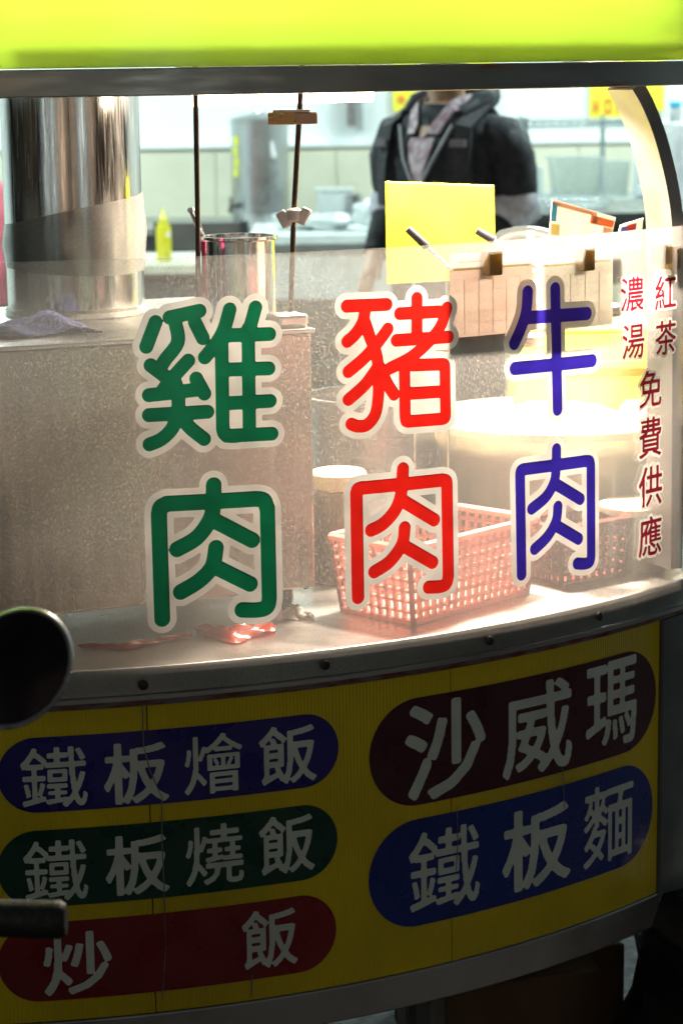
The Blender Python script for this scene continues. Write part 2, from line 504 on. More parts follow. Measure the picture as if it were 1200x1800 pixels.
# lamps under the canopy
LAMPG = glow('warm_lamp', (1.0, 0.80, 0.58), 14)
a = at(338, 176, 3.22); b = at(655, 166, 3.26)
MB().tube([a, b], 0.010, 12).build('lamp_tube', LAMPG, cart, smooth=60)
MB().box(((a + b) / 2 + Vector((0, 0.005, 0.035))), ((b - a).length + 0.04, 0.05, 0.03), rz=math.atan2((b - a).y, (b - a).x)).build('lamp_batten', WHITE_PL, cart)


def heat_lamp(x, y, z, W, rad=0.075):
    sh = MB().lathe((x, y, z), [(0.02, 0.09), (0.035, 0.085), (rad, 0.0), (rad - 0.003, 0.0), (0.033, 0.08), (0.018, 0.086)], 24, cap=False).build('lamp_shade', STEEL, cart, smooth=40)
    MB().tube([(x, y, z + 0.085), (x, y, 1.80)], 0.006, 8).build('lamp_cord', DARKM, cart)
    bl = MB().lathe((x, y, z), [(0.002, 0.012), (0.026, 0.02), (0.03, 0.035), (0.022, 0.06), (0.012, 0.08)], 16).build('lamp_bulb', LAMPG, cart, smooth=60)
    li = bpy.data.lights.new('lamp_light', 'AREA'); li.shape = 'DISK'; li.size = 2 * rad - 0.02; li.energy = W; li.color = (1.0, 0.80, 0.63)
    lo = bpy.data.objects.new('lamp_light', li); C.objects.link(lo); lo.parent = cart
    lo.matrix_parent_inverse = Matrix.Translation(-cart.location); lo.location = (x, y, z + 0.004)


heat_lamp(0.20, 3.46, 1.67, 56)
heat_lamp(0.44, 3.62, 1.67, 36)

# bent flat post on the right, inner face toward the lamps
q0 = at(1186, 430, 3.30)
e = Vector((cos(0.52), sin(0.52), 0)); nn = Vector((-sin(0.52), cos(0.52), 0))
prof = [(1120, 150), (1139, 185), (1160, 240), (1178, 310), (1188, 370), (1191, 430), (1191, 560), (1190, 800), (1188, 1000)]
rings = []
P = []
for px, py in prof:
    # walk along the plane through q0 spanned by e and z
    v = ray(px, py); n3 = nn
    k = (q0 - Vector((0, 0, CAM_Z))).dot(n3) / v.dot(n3)
    P.append(Vector((0, 0, CAM_Z)) + v * k)
PP = []
for i in range(len(P) - 1):
    p0, p1, p2, p3 = P[max(i - 1, 0)], P[i], P[i + 1], P[min(i + 2, len(P) - 1)]
    for k in range(5):
        u = k / 5
        PP.append(0.5 * (2 * p1 + (p2 - p0) * u + (2 * p0 - 5 * p1 + 4 * p2 - p3) * u * u + (3 * p1 - p0 - 3 * p2 + p3) * u ** 3))
PP.append(P[-1])
for i, p in enumerate(PP):
    d = (PP[min(i + 1, len(PP) - 1)] - PP[max(i - 1, 0)]).normalized()
    o = d.cross(nn).normalized()
    if o.dot(e) < 0: o = -o
    hw, dep = 0.0105, 0.060
    rings.append([p - o * hw, p + o * hw, p + o * hw + nn * dep, p - o * hw + nn * dep])
MB().loft(rings).build('arch_post', brushed('arch_steel', rough=0.46, col=(0.62, 0.61, 0.59), dirt=(0.5, 0.48, 0.45), stretch=(1, 1, 1), bump=0.0, aniso=0.0), cart, smooth=35)

# windscreen
TW0 = -0.75
ws = MB().arcband(R - 0.003, R, TW0, 0.872, ZFB + 0.002, ZWS, 90).build('windscreen', ACRYL, cart, smooth=30)
# counter and its flange
COUNTER = brushed('counter_steel', rough=0.36, col=(0.62, 0.6, 0.58), stretch=(1, 1, 1), dirt=(0.52, 0.49, 0.45), scale=9, bump=0.03)
dplate(R - 0.012, 0.852, 0.870).build('counter_top', COUNTER, cart)
MB().arcband(R - 0.011, R - 0.0045, T0, T1, ZFB, ZFT, 80).build('counter_flange', STEEL_H, cart, smooth=30, bevel=0.0015)
MB().arcband(R - 0.003, R + 0.004, T0, T1, ZFB - 0.005, ZFB + 0.0005, 80).build('flange_lip', STEEL_H, cart, smooth=30)
MB().arcband(R - 0.018, R - 0.008, T0, T1, 0.822, ZFB - 0.0055, 80).build('lip_trim', pbr('rusty_red_trim', (0.16, 0.03, 0.02), 0.45, scale=25, stretch=(1, 1, 6), dirt=(0.2, 0.19, 0.19), rvar=0.25), cart, smooth=30)
# screws through the acrylic
SCREW = pbr('old_screw', (0.06, 0.055, 0.05), 0.5, 0.6, scale=60)
for px, py in ((252, 1204), (571, 1169), (860, 1126), (1052, 1083)):
    th, z = hit(px, py)
    nrm = Vector((sin(th), -cos(th), 0)); ta = Vector((cos(th), sin(th), 0)); zz = Vector((0, 0, 1)); c = arc(th, z, R + 0.0005)
    rr = [disc_ring(c + nrm * h, ta * r_, zz * r_, 14) for h, r_ in ((0, 0.0065), (0.002, 0.0065), (0.0035, 0.005), (0.004, 0.0022), (0.003, 0.0018))]
    MB().loft(rr).build('screw', SCREW, cart, smooth=40)
# clips over the top edge of the windscreen
CLIP = film('brown_clip', (0.50, 0.36, 0.12), 0.45)
CLIPW = film('cream_clip', (0.70, 0.62, 0.45), 0.45)
clip_list = [(866, 462, 26, 44, CLIP), (1030, 455, 22, 44, CLIP), (1166, 446, 20, 40, CLIPW), (1184, 452, 15, 46, CLIP)]
# body panels under the counter
m, t, out = nodes('yellow_panel')
p = N(t, 'ShaderNodeBsdfPrincipled', Roughness=0.32)
f, _ = noise_fac(t, 4, 5, 0.4, 0.7)
mx = N(t, 'ShaderNodeMix', _data_type='RGBA'); mx.inputs[6].default_value = (0.78, 0.60, 0.008, 1); mx.inputs[7].default_value = (0.55, 0.43, 0.012, 1)
t.links.new(f, mx.inputs[0]); t.links.new(mx.outputs[2], p.inputs['Base Color'])
# fluting of the twin-wall plastic, by angle round the axis
tc = N(t, 'ShaderNodeTexCoord'); sp = N(t, 'ShaderNodeSeparateXYZ'); t.links.new(tc.outputs['Object'], sp.inputs[0])
sx = N(t, 'ShaderNodeMath', _operation='SUBTRACT'); sx.inputs[1].default_value = AX
sy = N(t, 'ShaderNodeMath', _operation='SUBTRACT'); sy.inputs[0].default_value = AY
t.links.new(sp.outputs[0], sx.inputs[0]); t.links.new(sp.outputs[1], sy.inputs[1])
an = N(t, 'ShaderNodeMath', _operation='ARCTAN2'); t.links.new(sx.outputs[0], an.inputs[0]); t.links.new(sy.outputs[0], an.inputs[1])
ms = N(t, 'ShaderNodeMath', _operation='MULTIPLY'); ms.inputs[1].default_value = 2 * pi * R / 0.005; t.links.new(an.outputs[0], ms.inputs[0])
sn = N(t, 'ShaderNodeMath', _operation='SINE'); t.links.new(ms.outputs[0], sn.inputs[0])
bp = N(t, 'ShaderNodeBump', Strength=0.35, Distance=0.001); t.links.new(sn.outputs[0], bp.inputs['Height']); t.links.new(bp.outputs[0], p.inputs['Normal'])
t.links.new(p.outputs[0], out.inputs[0])
YPAN = m
RP = R - 0.010
TP1 = hit(1166, 1300)[0]
seams = [T0 + 0.02, -0.32, hit(268, 1500)[0], hit(800, 1480)[0], TP1]
for a, b in zip(seams[:-1], seams[1:]):
    MB().arcband(RP - 0.008, RP, a + 0.0006, b - 0.0006, ZPB, 0.8215, max(4, int((b - a) / 0.025))).build('front_panel', YPAN, cart, smooth=30)
GREYP = pbr('grey_painted_steel', (0.13, 0.15, 0.15), 0.45, 0.3, scale=10, var=0.3)
MB().arcband(RP - 0.02, RP + 0.006, TP1 + 0.001, T1, 0.30, 0.8215, 4).build('corner_post', GREYP, cart, bevel=0.002)
MB().arcband(RP - 0.02, RP + 0.004, T0, TP1 + 0.001, ZPB - 0.05, ZPB - 0.0008, 70).build('bottom_rail', STEEL_H, cart, smooth=30, bevel=0.002)
dplate(RP - 0.03, ZPB - 0.045, ZPB - 0.02).build('base_plate', GREYP, cart)
for xx in (arc(T0, 0).x + 0.03, arc(T1, 0).x - 0.03):
    yy = arc(T0 if xx < AX else T1, 0, R - 0.02).y
    MB().box((xx, (yy + BACKY) / 2 + 0.02, 0.61), (0.02, BACKY - yy - 0.04, 0.45)).build('side_panel', GREYP, cart)
MB().box((AX - 0.01, BACKY - 0.02, 0.61), (2.1, 0.02, 0.45)).build('back_panel', GREYP, cart)
for th, yy in ((-0.6, 0), (0.55, 0), (-0.6, 0.65), (0.55, 0.65)):
    c = arc(th, 0, R - 0.12) + Vector((0, yy, 0))
    MB().tube([c + Vector((0, 0, 0.36)), c + Vector((0, 0, 0.08))], 0.018).build('leg', GREYP, cart)
    MB().tube([c + Vector((-0.02, 0, 0.055)), c + Vector((0.02, 0, 0.055))], 0.055, 20).build('caster', BLACK_PL, cart, smooth=30)


# ------------------------------------------------------------------ lettering on the windscreen
def px_strokes(off, sc, items, hw):
    """strokes measured on the photo -> (arc length, height) on the curved sheet"""
    res = []
    for it in items:
        pts = [hit(off[0] + x / sc, off[1] + y / sc) for x, y in it]
        pts = [(th * R, z) for th, z in pts]
        res.append((curve_pts(pts), hw))
    return res


def big_char(strokes, mat, label, back=0.0084, h=0.0015):
    P_ = np.array([p for s, _ in strokes for p in s]); pad = 0.027
    xs = np.arange(P_[:, 0].min() - pad, P_[:, 0].max() + pad, h); zs = np.arange(P_[:, 1].min() - pad, P_[:, 1].max() + pad, h)
    X, Z = np.meshgrid(xs, zs); F = stroke_field(strokes, X, Z)
    # the backing sheet has no small holes: close those the strokes nearly fill
    free = F > back; out_ = np.zeros_like(free); out_[0, :] = out_[-1, :] = out_[:, 0] = out_[:, -1] = True
    todo = free & ~out_
    while todo.any():
        j0, i0 = np.argwhere(todo)[0]; reg = np.zeros_like(free); reg[j0, i0] = True
        while True:
            g_ = reg.copy(); g_[1:] |= reg[:-1]; g_[:-1] |= reg[1:]; g_[:, 1:] |= reg[:, :-1]; g_[:, :-1] |= reg[:, 1:]
            g_ &= free
            if (g_ == reg).all(): break
            reg = g_
        todo &= ~reg
        if F[reg].max() < back + 0.0034: F = np.where(reg, back - 0.0004, F)
    o1 = field_mesh('lettering_outline', np.maximum(F - back, -(F + 0.0006)), xs, zs, lambda s, z: arc(s / R, z, R + 0.0012), BACKF, ws)
    o2 = field_mesh('lettering_character', F, xs, zs, lambda s, z: arc(s / R, z, R + 0.0020), mat, ws)
    o2['label'] = label + ' character on the windscreen'; o1['label'] = 'off-white cut outline around ' + label + ' character'


BACKF = film('white_film', (0.86, 0.86, 0.83), 0.5)
GREEN = film('green_film', (0.004, 0.19, 0.085), 0.42)
RED = film('red_film', (0.78, 0.018, 0.012), 0.5)
BLUE = film('blue_film', (0.030, 0.018, 0.36), 0.5)
MAROON = film('maroon_film', (0.26, 0.012, 0.035), 0.45)
chicken = [[(185, 240), (115, 425)], [(290, 205), (515, 155)], [(335, 250), (352, 390), (260, 520), (215, 590)], [(480, 240), (540, 360)],
           [(148, 565), (280, 665)], [(430, 530), (330, 640), (245, 745)], [(135, 790), (500, 748)], [(490, 665), (552, 778)],
           [(330, 690), (355, 780), (355, 930)], [(135, 940), (575, 915)], [(352, 930), (310, 1040), (230, 1120), (140, 1160)],
           [(380, 960), (450, 1040), (550, 1120)], [(742, 145), (700, 290), (640, 400), (555, 505)], [(680, 350), (690, 1040)],
           [(690, 1030), (700, 1075), (735, 1096), (800, 1096)], [(720, 1096), (1058, 1080)], [(935, 130), (888, 300)], [(880, 290), (890, 1085)],
           [(700, 340), (1040, 330)], [(700, 598), (1035, 588)], [(700, 852), (1045, 833)]]
big_char(px_strokes((230, 510), 4.2857, chicken, 0.0088), GREEN, 'green')
rou_g = [[(570, 1275), (558, 905)], [(558, 915), (564, 882), (592, 870)], [(585, 870), (895, 853)], [(890, 853), (925, 858), (938, 890)], [(938, 885), (945, 1200)],
         [(945, 1195), (938, 1232), (905, 1243), (850, 1243)], [(750, 805), (748, 880), (735, 930), (690, 990), (622, 1030)], [(745, 925), (885, 998)],
         [(758, 1025), (745, 1090), (700, 1140), (635, 1180)], [(752, 1090), (878, 1152)]]
big_char(px_strokes((0, 450), 2.0, rou_g, 0.0102), GREEN, 'lower green')
pig = [[(140, 190), (490, 175)], [(300, 230), (280, 330), (220, 430), (145, 500)],
       [(300, 330), (350, 480), (395, 590), (415, 720), (420, 850), (415, 1000), (390, 1140), (320, 1230), (240, 1245), (180, 1225)],
       [(500, 390), (420, 500), (300, 640), (155, 765)], [(400, 740), (300, 880), (155, 1010)], [(440, 740), (490, 860), (555, 965)],
       [(755, 120), (755, 480)], [(605, 255), (950, 238)], [(1018, 205), (960, 370), (850, 510), (700, 640), (520, 735)], [(575, 490), (1032, 460)],
       [(645, 690), (652, 1165)], [(652, 1160), (660, 1195), (690, 1202)], [(680, 1203), (975, 1180)], [(970, 1180), (1000, 1172), (1006, 1140)],
       [(1006, 1145), (1000, 725)], [(1000, 735), (995, 705), (970, 700)], [(975, 700), (720, 708)], [(650, 960), (1000, 938)]]
big_char(px_strokes((580, 500), 5.0, pig, 0.0083), RED, 'red')
rou_r = [[(293, 1232), (283, 625)], [(283, 635), (290, 600), (318, 592)], [(310, 592), (785, 545)], [(780, 545), (808, 552), (812, 585)], [(812, 580), (820, 1110)],
         [(820, 1100), (810, 1150), (775, 1168), (705, 1172)], [(555, 480), (545, 620), (510, 720), (440, 800), (370, 838)], [(560, 670), (738, 778)],
         [(565, 825), (550, 920), (480, 1020), (388, 1082)], [(560, 930), (728, 1027)]]
big_char(px_strokes((540, 680), 3.3333, rou_r, 0.0090), RED, 'lower red')
cow = [[(330, 200), (315, 400), (265, 570), (190, 740)], [(300, 470), (955, 425)], [(620, 165), (645, 1435)], [(195, 1005), (1010, 922)]]
big_char(px_strokes((870, 480), 6.0, cow, 0.0090), BLUE, 'blue')
rou_b = [[(58, 918), (47, 215)], [(47, 225), (52, 188), (80, 178)], [(72, 178), (505, 120)], [(500, 121), (536, 124), (543, 160)], [(543, 150), (546, 780)],
         [(546, 770), (540, 825), (500, 842), (447, 840)], [(302, 38), (300, 170), (285, 270), (230, 370), (130, 455)], [(310, 290), (470, 388)],
         [(312, 442), (300, 540), (240, 650), (150, 738)], [(310, 580), (458, 668)]]
big_char(px_strokes((900, 780), 4.0, rou_b, 0.0085), BLUE, 'lower blue')


def font_char(ch, s0, s1, z0, z1, r, mat, parent, name, bold=0.012, back=None, backmat=None, backr=None, shear=0.0):
    F, gl_ = glyph_mask(ch)
    xs = s0 + gl_ * (s1 - s0); zs = z0 + gl_ * (z1 - z0)
    place = lambda rr: (lambda s, z: arc(s / R, z, rr))
    if back is not None:
        field_mesh(name + '_outline', np.maximum(F - back, -(F - bold + 0.004)), xs, zs, place(backr), backmat, parent)
    return field_mesh(name, F - bold, xs, zs, place(r), mat, parent)


def box_sz(x0, x1, y0, y1, r=R):
    cx, cy = (x0 + x1) / 2, (y0 + y1) / 2
    return hit(x0, cy, r)[0] * R, hit(x1, cy, r)[0] * R, hit(cx, y1, r)[1], hit(cx, y0, r)[1]


for ch, x0, x1, y0, y1 in (('濃', 1089, 1128.5, 487, 547), ('紅', 1149, 1185, 484, 543), ('湯', 1091, 1129, 570, 630), ('茶', 1149.5, 1185, 564, 623),
                           ('免', 1121, 1159.5, 651, 715), ('費', 1121, 1159.3, 734, 803), ('供', 1120.4, 1160.3, 820, 889), ('應', 1120.4, 1159.3, 908, 976)):
    font_char(ch, *box_sz(x0, x1, y0, y1), R + 0.0020, MAROON, ws, 'small_lettering', 0.015, 0.085, BACKF, R + 0.0012)

# ------------------------------------------------------------------ menu pills on the lower panel
PNAVY = pbr('navy_print', (0.022, 0.016, 0.19), 0.35, scale=9, var=0.2)
PGREEN = pbr('green_print', (0.004, 0.055, 0.035), 0.35, scale=9, var=0.2)
PRED = pbr('dark_red_print', (0.24, 0.016, 0.016), 0.35, scale=9, var=0.2)
PMAR = pbr('maroon_print', (0.07, 0.014, 0.024), 0.35, scale=9, var=0.2)
PBLUE = pbr('blue_print', (0.012, 0.035, 0.24), 0.35, scale=9, var=0.2)
CREAM = pbr('cream_print', (0.70, 0.78, 0.68), 0.4, scale=14, var=0.15)
pills = {
    'navy': (-3, 594, [(300, 1279 + 1), (300, 1411)], PNAVY), 'green': (-3, 592, [(300, 1442), (300, 1576)], PGREEN),
    'red': (-2, 590, [(300, 1603), (300, 1740)], PRED), 'maroon': (648, 1151, [(900, 1195), (900, 1379)], PMAR),
    'blue': (647, 1145, [(900, 1403), (900, 1586)], PBLUE)}
PO = {}
for k, (xl, xr, (pt, pb), mt) in pills.items():
    zt = hit(*pt, RP)[1]; zb = hit(*pb, RP)[1]; zm = (zt + zb) / 2; rad = (zt - zb) / 2
    sl = hit(xl, pb[1] - (pb[1] - pt[1]) / 2 + (40 if xl < 100 else 30), RP)[0] * R; sr = hit(xr, pt[1] + 10, RP)[0] * R
    h = 0.003
    xs = np.arange(sl - 0.01, sr + 0.01, h); zs = np.arange(zb - 0.01, zt + 0.01, h)
    X, Z = np.meshgrid(xs, zs)
    F = stroke_field([([(sl + rad, zm), (sr - rad, zm)], rad)], X, Z)
    PO[k] = field_mesh('menu_pill', F, xs, zs, lambda s, z: arc(s / R, z, RP + 0.0010), mt, cart)
    PO[k]['label'] = k + ' pill-shaped menu strip'


def menu(ch, pill, off, sc, x0, x1, cy, h, bold=0.022):
    cx = (x0 + x1) / 2
    a, b, c, d_ = box_sz(off[0] + x0 / sc, off[0] + x1 / sc, off[1] + (cy - h / 2) / sc, off[1] + (cy + h / 2) / sc, RP)
    bold = {'鐵': 0.012, '燴': 0.011, '麵': 0.012, '燒': 0.014, '瑪': 0.020, '威': 0.022, '飯': 0.021}.get(ch, bold + 0.003)
    font_char(ch, a, b, c, d_, RP + 0.0020, CREAM, PO[pill], 'menu_character', bold)


Z6 = ((0, 1230), 1.9355); Z7 = ((640, 1100), 2.1429)
for ch, pill, x0, x1, cy, h in (('鐵', 'navy', 72, 296, 263, 205), ('板', 'navy', 356, 570, 248, 200), ('燴', 'navy', 626, 824, 215, 200), ('飯', 'navy', 882, 1072, 185, 195),
                                ('鐵', 'green', 82, 298, 580, 205), ('板', 'green', 362, 572, 560, 196), ('燒', 'green', 632, 826, 525, 200), ('飯', 'green', 882, 1066, 490, 195),
                                ('炒', 'red', 152, 378, 895, 205), ('飯', 'red', 824, 1008, 810, 195)):
    menu(ch, pill, *Z6, x0, x1, cy, h)
for ch, pill, x0, x1, cy, h in (('沙', 'maroon', 155, 448, 462, 352), ('威', 'maroon', 520, 775, 383, 335), ('瑪', 'maroon', 832, 1018, 297, 318),
                                ('鐵', 'blue', 166, 430, 912, 300), ('板', 'blue', 520, 768, 832, 290), ('麵', 'blue', 822, 1004, 742, 290)):
    menu(ch, pill, *Z7, x0, x1, cy, h, 0.024)

# cracks and patched seams running down the panel
CRACK = pbr('crack_tape', (0.25, 0.26, 0.24), 0.3, scale=40, var=0.5)
for pts in ([(250, 1240), (252, 1310), (262, 1350), (284, 1400), (284, 1470), (288, 1560), (291, 1660), (285, 1755)], [(800, 1415), (802, 1475), (799, 1530)], [(985, 1350), (989, 1420)], [(442, 1712), (441, 1752)]):
    L = []; Rr = []
    for px, py in pts:
        th, z = hit(px, py, RP)
        wv = 0.0006 + 0.0005 * random.random()
        L.append(arc(th - wv / R, z, RP + 0.0032)); Rr.append(arc(th + wv / R, z, RP + 0.0032))
    n = len(L); MB().add(L + Rr, [(i, i + 1, n + i + 1, n + i) for i in range(n - 1)]).build('panel_crack', CRACK, cart)

# ================================================================== things on the cart
ZC = 0.8705
bdir = Vector((0.924, 0.381, 0)); bn = Vector((-0.381, 0.924, 0)); bang = math.atan2(0.381, 0.924)
brc = onz(555, 1033, 0.908)                       # lower right front corner of the cabinet
ZTOP = 1.264
bl_, bd_ = 0.56, 0.50
bc = brc - bdir * (bl_ / 2) + bn * (bd_ / 2)
cab = thing('steel_cabinet', 'large brushed steel cabinet on the counter behind the green lettering', 'cabinet', (bc.x, bc.y, ZC))
MB().box((bc.x, bc.y, (0.908 + ZTOP) / 2), (bl_, bd_, ZTOP - 0.908), bang).build('housing', STEEL_V, cab, bevel=0.004)
c2 = brc - bdir * (bl_ / 2) + bn * (bd_ / 2 - 0.004)
MB().box((c2.x, c2.y, ZTOP + 0.004), (bl_ + 0.006, bd_ + 0.006, 0.006), bang).build('top_plate', COUNTER, cab, bevel=0.002)
c3 = brc - bdir * 0.024 + bn * 0.03
MB().box((c3.x, c3.y, ZTOP + 0.0165), (0.046, 0.05, 0.018), bang).build('rod_bracket', COUNTER, cab, bevel=0.005)
for du, dv in ((0.035, 0.03), (bl_ - 0.04, 0.03), (0.035, bd_ - 0.04), (bl_ - 0.04, bd_ - 0.04)):
    c = brc - bdir * du + bn * dv
    MB().lathe((c.x, c.y, ZC), [(0.016, 0), (0.018, 0.006), (0.012, 0.012), (0.012, 0.039)], 14).build('foot', BLACK_PL, cab, smooth=40)
# rivets on the lower right corner
for px, py in ((537, 1030), (487, 1058)):
    q = at(px, py, brc.y - 0.001)
    MB().tube([q, q + Vector((0.0, -0.004, 0))], 0.004, 10).build('rivet', DARKM, cab)

# tall steel drum on the cabinet, wrapped with plastic tape
dc = at(136, 565, 3.37); dc.z = ZTOP + 0.008; dr = 0.0995
drum = thing('steel_drum', 'tall polished steel drum wrapped with cloudy tape, standing on the cabinet', 'drum', dc)
MB().lathe(dc, [(dr + 0.004, 0), (dr + 0.004, 0.008), (dr, 0.012), (dr, 0.318)], 72).build('shell', MIRROR, drum, smooth=40)
TAPE = clear_plastic('cloudy_tape', haze=0.42, scratch=0.2, hazecol=(0.78, 0.78, 0.75), gl=0.05)
tb = []
for k in range(73):
    a = 2 * pi * k / 72
    zt = at(136, 0, 3.27).z
    fx = cos(a)
    ztop = 0.152 + 0.020 * fx + 0.001 * sin(3 * a); zbot = 0.064 + 0.002 * sin(2 * a + 1) - 0.004 * fx
    rr = dr + 0.0022 + 0.0008 * sin(5 * a)
    tb.append([dc + Vector((cos(a) * r_, sin(a) * r_, z)) for r_, z in ((rr, zbot), (rr + 0.002, (zbot * 2 + ztop) / 3), (rr + 0.004, (zbot + ztop) / 2), (rr - 0.001, ztop))])
MB().loft(tb, cap=False, close=False).build('tape_wrap', TAPE, drum, smooth=50)

# blue cloth on the cabinet
nx, ny = 26, 16; V = []; Fc = []
c0 = at(52, 556, 3.12)
for j in range(ny):
    for i in range(nx):
        u, v = i / (nx - 1) - .5, j / (ny - 1) - .5
        hgt = 0.014 * max(0, 1 - (2 * u) ** 4) * max(0, 1 - (2 * v) ** 4) * (0.8 + 0.5 * sin(9 * u + 3 * v) + 0.4 * sin(17 * v - 5 * u))
        V.append(Vector((c0.x, c0.y, ZTOP + 0.0085)) + bdir * (u * 0.15 + 0.01 * sin(8 * v)) + bn * (v * 0.12 + 0.01 * sin(7 * u)) + Vector((0, 0, 0.003 + abs(hgt))))
for j in range(ny - 1):
    for i in range(nx - 1): Fc.append((j * nx + i, j * nx + i + 1, (j + 1) * nx + i + 1, (j + 1) * nx + i))
o = MB().add(V, Fc).build('cloth', pbr('blue_cloth', (0.025, 0.035, 0.12), 0.9, scale=60, var=0.4, bump=0.6, bscale=300), None, smooth=80)
so = o.modifiers.new('s', 'SOLIDIFY'); so.thickness = 0.003
tag(o, 'crumpled dark blue cloth lying on the cabinet beside the drum', 'cloth')

# steel cup with tongs
cc = at(424, 575, 3.2); cc.z = ZTOP + 0.008; cr = 0.0495; chh = at(424, 414, 3.2).z - cc.z
cup = thing('steel_cup', 'straight-sided polished steel cup with rolled rim on the cabinet', 'cup', cc)
MB().lathe(cc, [(0.002, 0.001), (cr - 0.003, 0.001), (cr, 0.004), (cr, chh - 0.006), (cr + 0.003, chh - 0.004), (cr + 0.003, chh), (cr - 0.002, chh), (cr - 0.003, chh - 0.01), (cr - 0.003, 0.006), (0.002, 0.005)], 56).build('shell', MIRROR, cup, smooth=35)
tg = thing('tongs', 'steel tongs leaning out of the steel cup', 'tongs', cc + Vector((-0.035, 0, 0.01)))
for k in (0, 1):
    p0 = cc + Vector((-0.02 + 0.006 * k, 0.01 * k, 0.008)); p1 = at(357, 420, 3.2); p2 = at(336, 372 - 2 * k, 3.2)
    MB().tube([p0, p1 + Vector((0, 0.012 * k, 0)), p2 + Vector((0.003 * k, 0.010 * k, 0))], [0.003, 0.0035, 0.003], 8).build('arm', MIRROR, tg, smooth=50)
MB().tube([at(335, 370, 3.2), at(338, 370, 3.211)], 0.0045, 8).build('hinge', STEEL, tg)
sk = MB().tube([Vector((at(358, 430, 3.135).x, 3.135, ZTOP + 0.009)), at(358, 424, 3.135)], 0.0035, 8).build('straw', pbr('pink_plastic', (0.62, 0.05, 0.18), 0.4), None, smooth=50)
tag(sk, 'thin pink plastic stick upright against the steel cup', 'stick')

# rods
RODM = pbr('rusty_rod', (0.075, 0.045, 0.03), 0.45, 0.5, scale=40, var=0.4)
r1 = thing('steel_rod', 'thin dark rod left of the steel cup, reaching the canopy', 'rod', at(346, 580, 3.15))
p0 = at(349, 580, 3.15); p0.z = ZTOP + 0.008
MB().tube([p0, at(348, 400, 3.15), at(344, 168, 3.15), at(343.5, 100, 3.15)], 0.0036, 10).build('shaft', RODM, r1, smooth=50)
MB().tube([p0, p0 + Vector((0, 0, 0.006))], 0.009, 12).build('foot', RODM, r1)
r2b = at(511, 553, 3.17); r2b.z = ZTOP + 0.0255
r2 = thing('clamp_rod', 'thin dark rod with brass clamp and white wing knob above the green lettering', 'rod', r2b)
MB().tube([r2b, at(516, 380, 3.17), at(528, 166, 3.17), at(532, 100, 3.17)], 0.0038, 10).build('shaft', RODM, r2, smooth=50)
BRASS = pbr('brass', (0.55, 0.36, 0.16), 0.35, 0.6, scale=30, var=0.3)
q = at(515, 208, 3.163)
MB().box(q + Vector((-0.015, 0, 0)), (0.038, 0.014, 0.017)).build('clamp_block', BRASS, r2, bevel=0.002)
MB().box(q + Vector((0.016, 0.0, 0.0)), (0.034, 0.012, 0.016)).build('clamp_block', pbr('copper_block', (0.5, 0.32, 0.24), 0.4, 0.4), r2, bevel=0.002)
MB().box(q + Vector((-0.002, -0.002, 0.01)), (0.05, 0.012, 0.004)).build('clamp_plate', STEEL, r2, bevel=0.001)
q = at(516, 380, 3.163)
MB().lathe(q + Vector((0, 0, -0.008)), [(0.006, 0), (0.010, 0.003), (0.010, 0.016), (0.006, 0.019)], 16).build('knob', WHITE_PL, r2, smooth=40)
for sx_, dz_ in ((-1, 0.0), (1, 0.004)):
    MB().box(q + Vector((0.0135 * sx_, -0.002, dz_ - 0.004)), (0.014, 0.008, 0.024), rot=Matrix.Rotation(0.5 * sx_, 3, 'Y')).build('wing', WHITE_PL, r2, bevel=0.003)

# yellow board
YCARD = pbr('yellow_board', (0.86, 0.88, 0.03), 0.45, scale=5, var=0.05)
A_ = at(676, 319, 3.5); B_ = at(868, 326, 3.5); Cc = at(871, 490, 3.5); D_ = at(679, 500, 3.5)
bd = thing('yellow_board', 'plain bright yellow board standing upright in front of the person', 'board', (A_ + B_) / 2 + Vector((0, 0.03, -0.5)))
mbd = MB(); mbd.loft([[A_, B_, Cc, D_], [p + Vector((0, 0.004, 0)) for p in (A_, B_, Cc, D_)]])
mbd.build('panel', YCARD, bd, bevel=0.0015)
for u in (0.25, 0.56):
    p = D_.lerp(Cc, u) + Vector((0, 0.010, 0.02))
    MB().tube([p, Vector((p.x, p.y, ZC + 0.004))], 0.0022, 8).build('stand_leg', MIRROR, bd)
    MB().tube([Vector((p.x, p.y, ZC + 0.0035)), Vector((p.x, p.y, ZC))], 0.02, 14).build('stand_foot', STEEL, bd)

# stock pot with ladles
def pot(name, label, c, r, h, mat, rim=0.006, extra=True):
    t = thing(name, label, 'pot', c)
    MB().lathe(c, [(0.002, 0.002), (r * 0.96, 0.002), (r, 0.01), (r, h - 0.008), (r + rim, h - 0.006), (r + rim, h), (r - 0.004, h), (r - 0.005, 0.012), (0.002, 0.01)], 56).build('shell', mat, t, smooth=35)
    if extra:
        for sg in (-1, 1):
            p = c + Vector((sg * r, 0, h * 0.8))
            MB().tube([p + Vector((0, -0.03, 0)), p + Vector((sg * 0.025, -0.022, 0)), p + Vector((sg * 0.025, 0.022, 0)), p + Vector((0, 0.03, 0))], 0.004, 8).build('handle', STEEL, t, smooth=50)
    return t


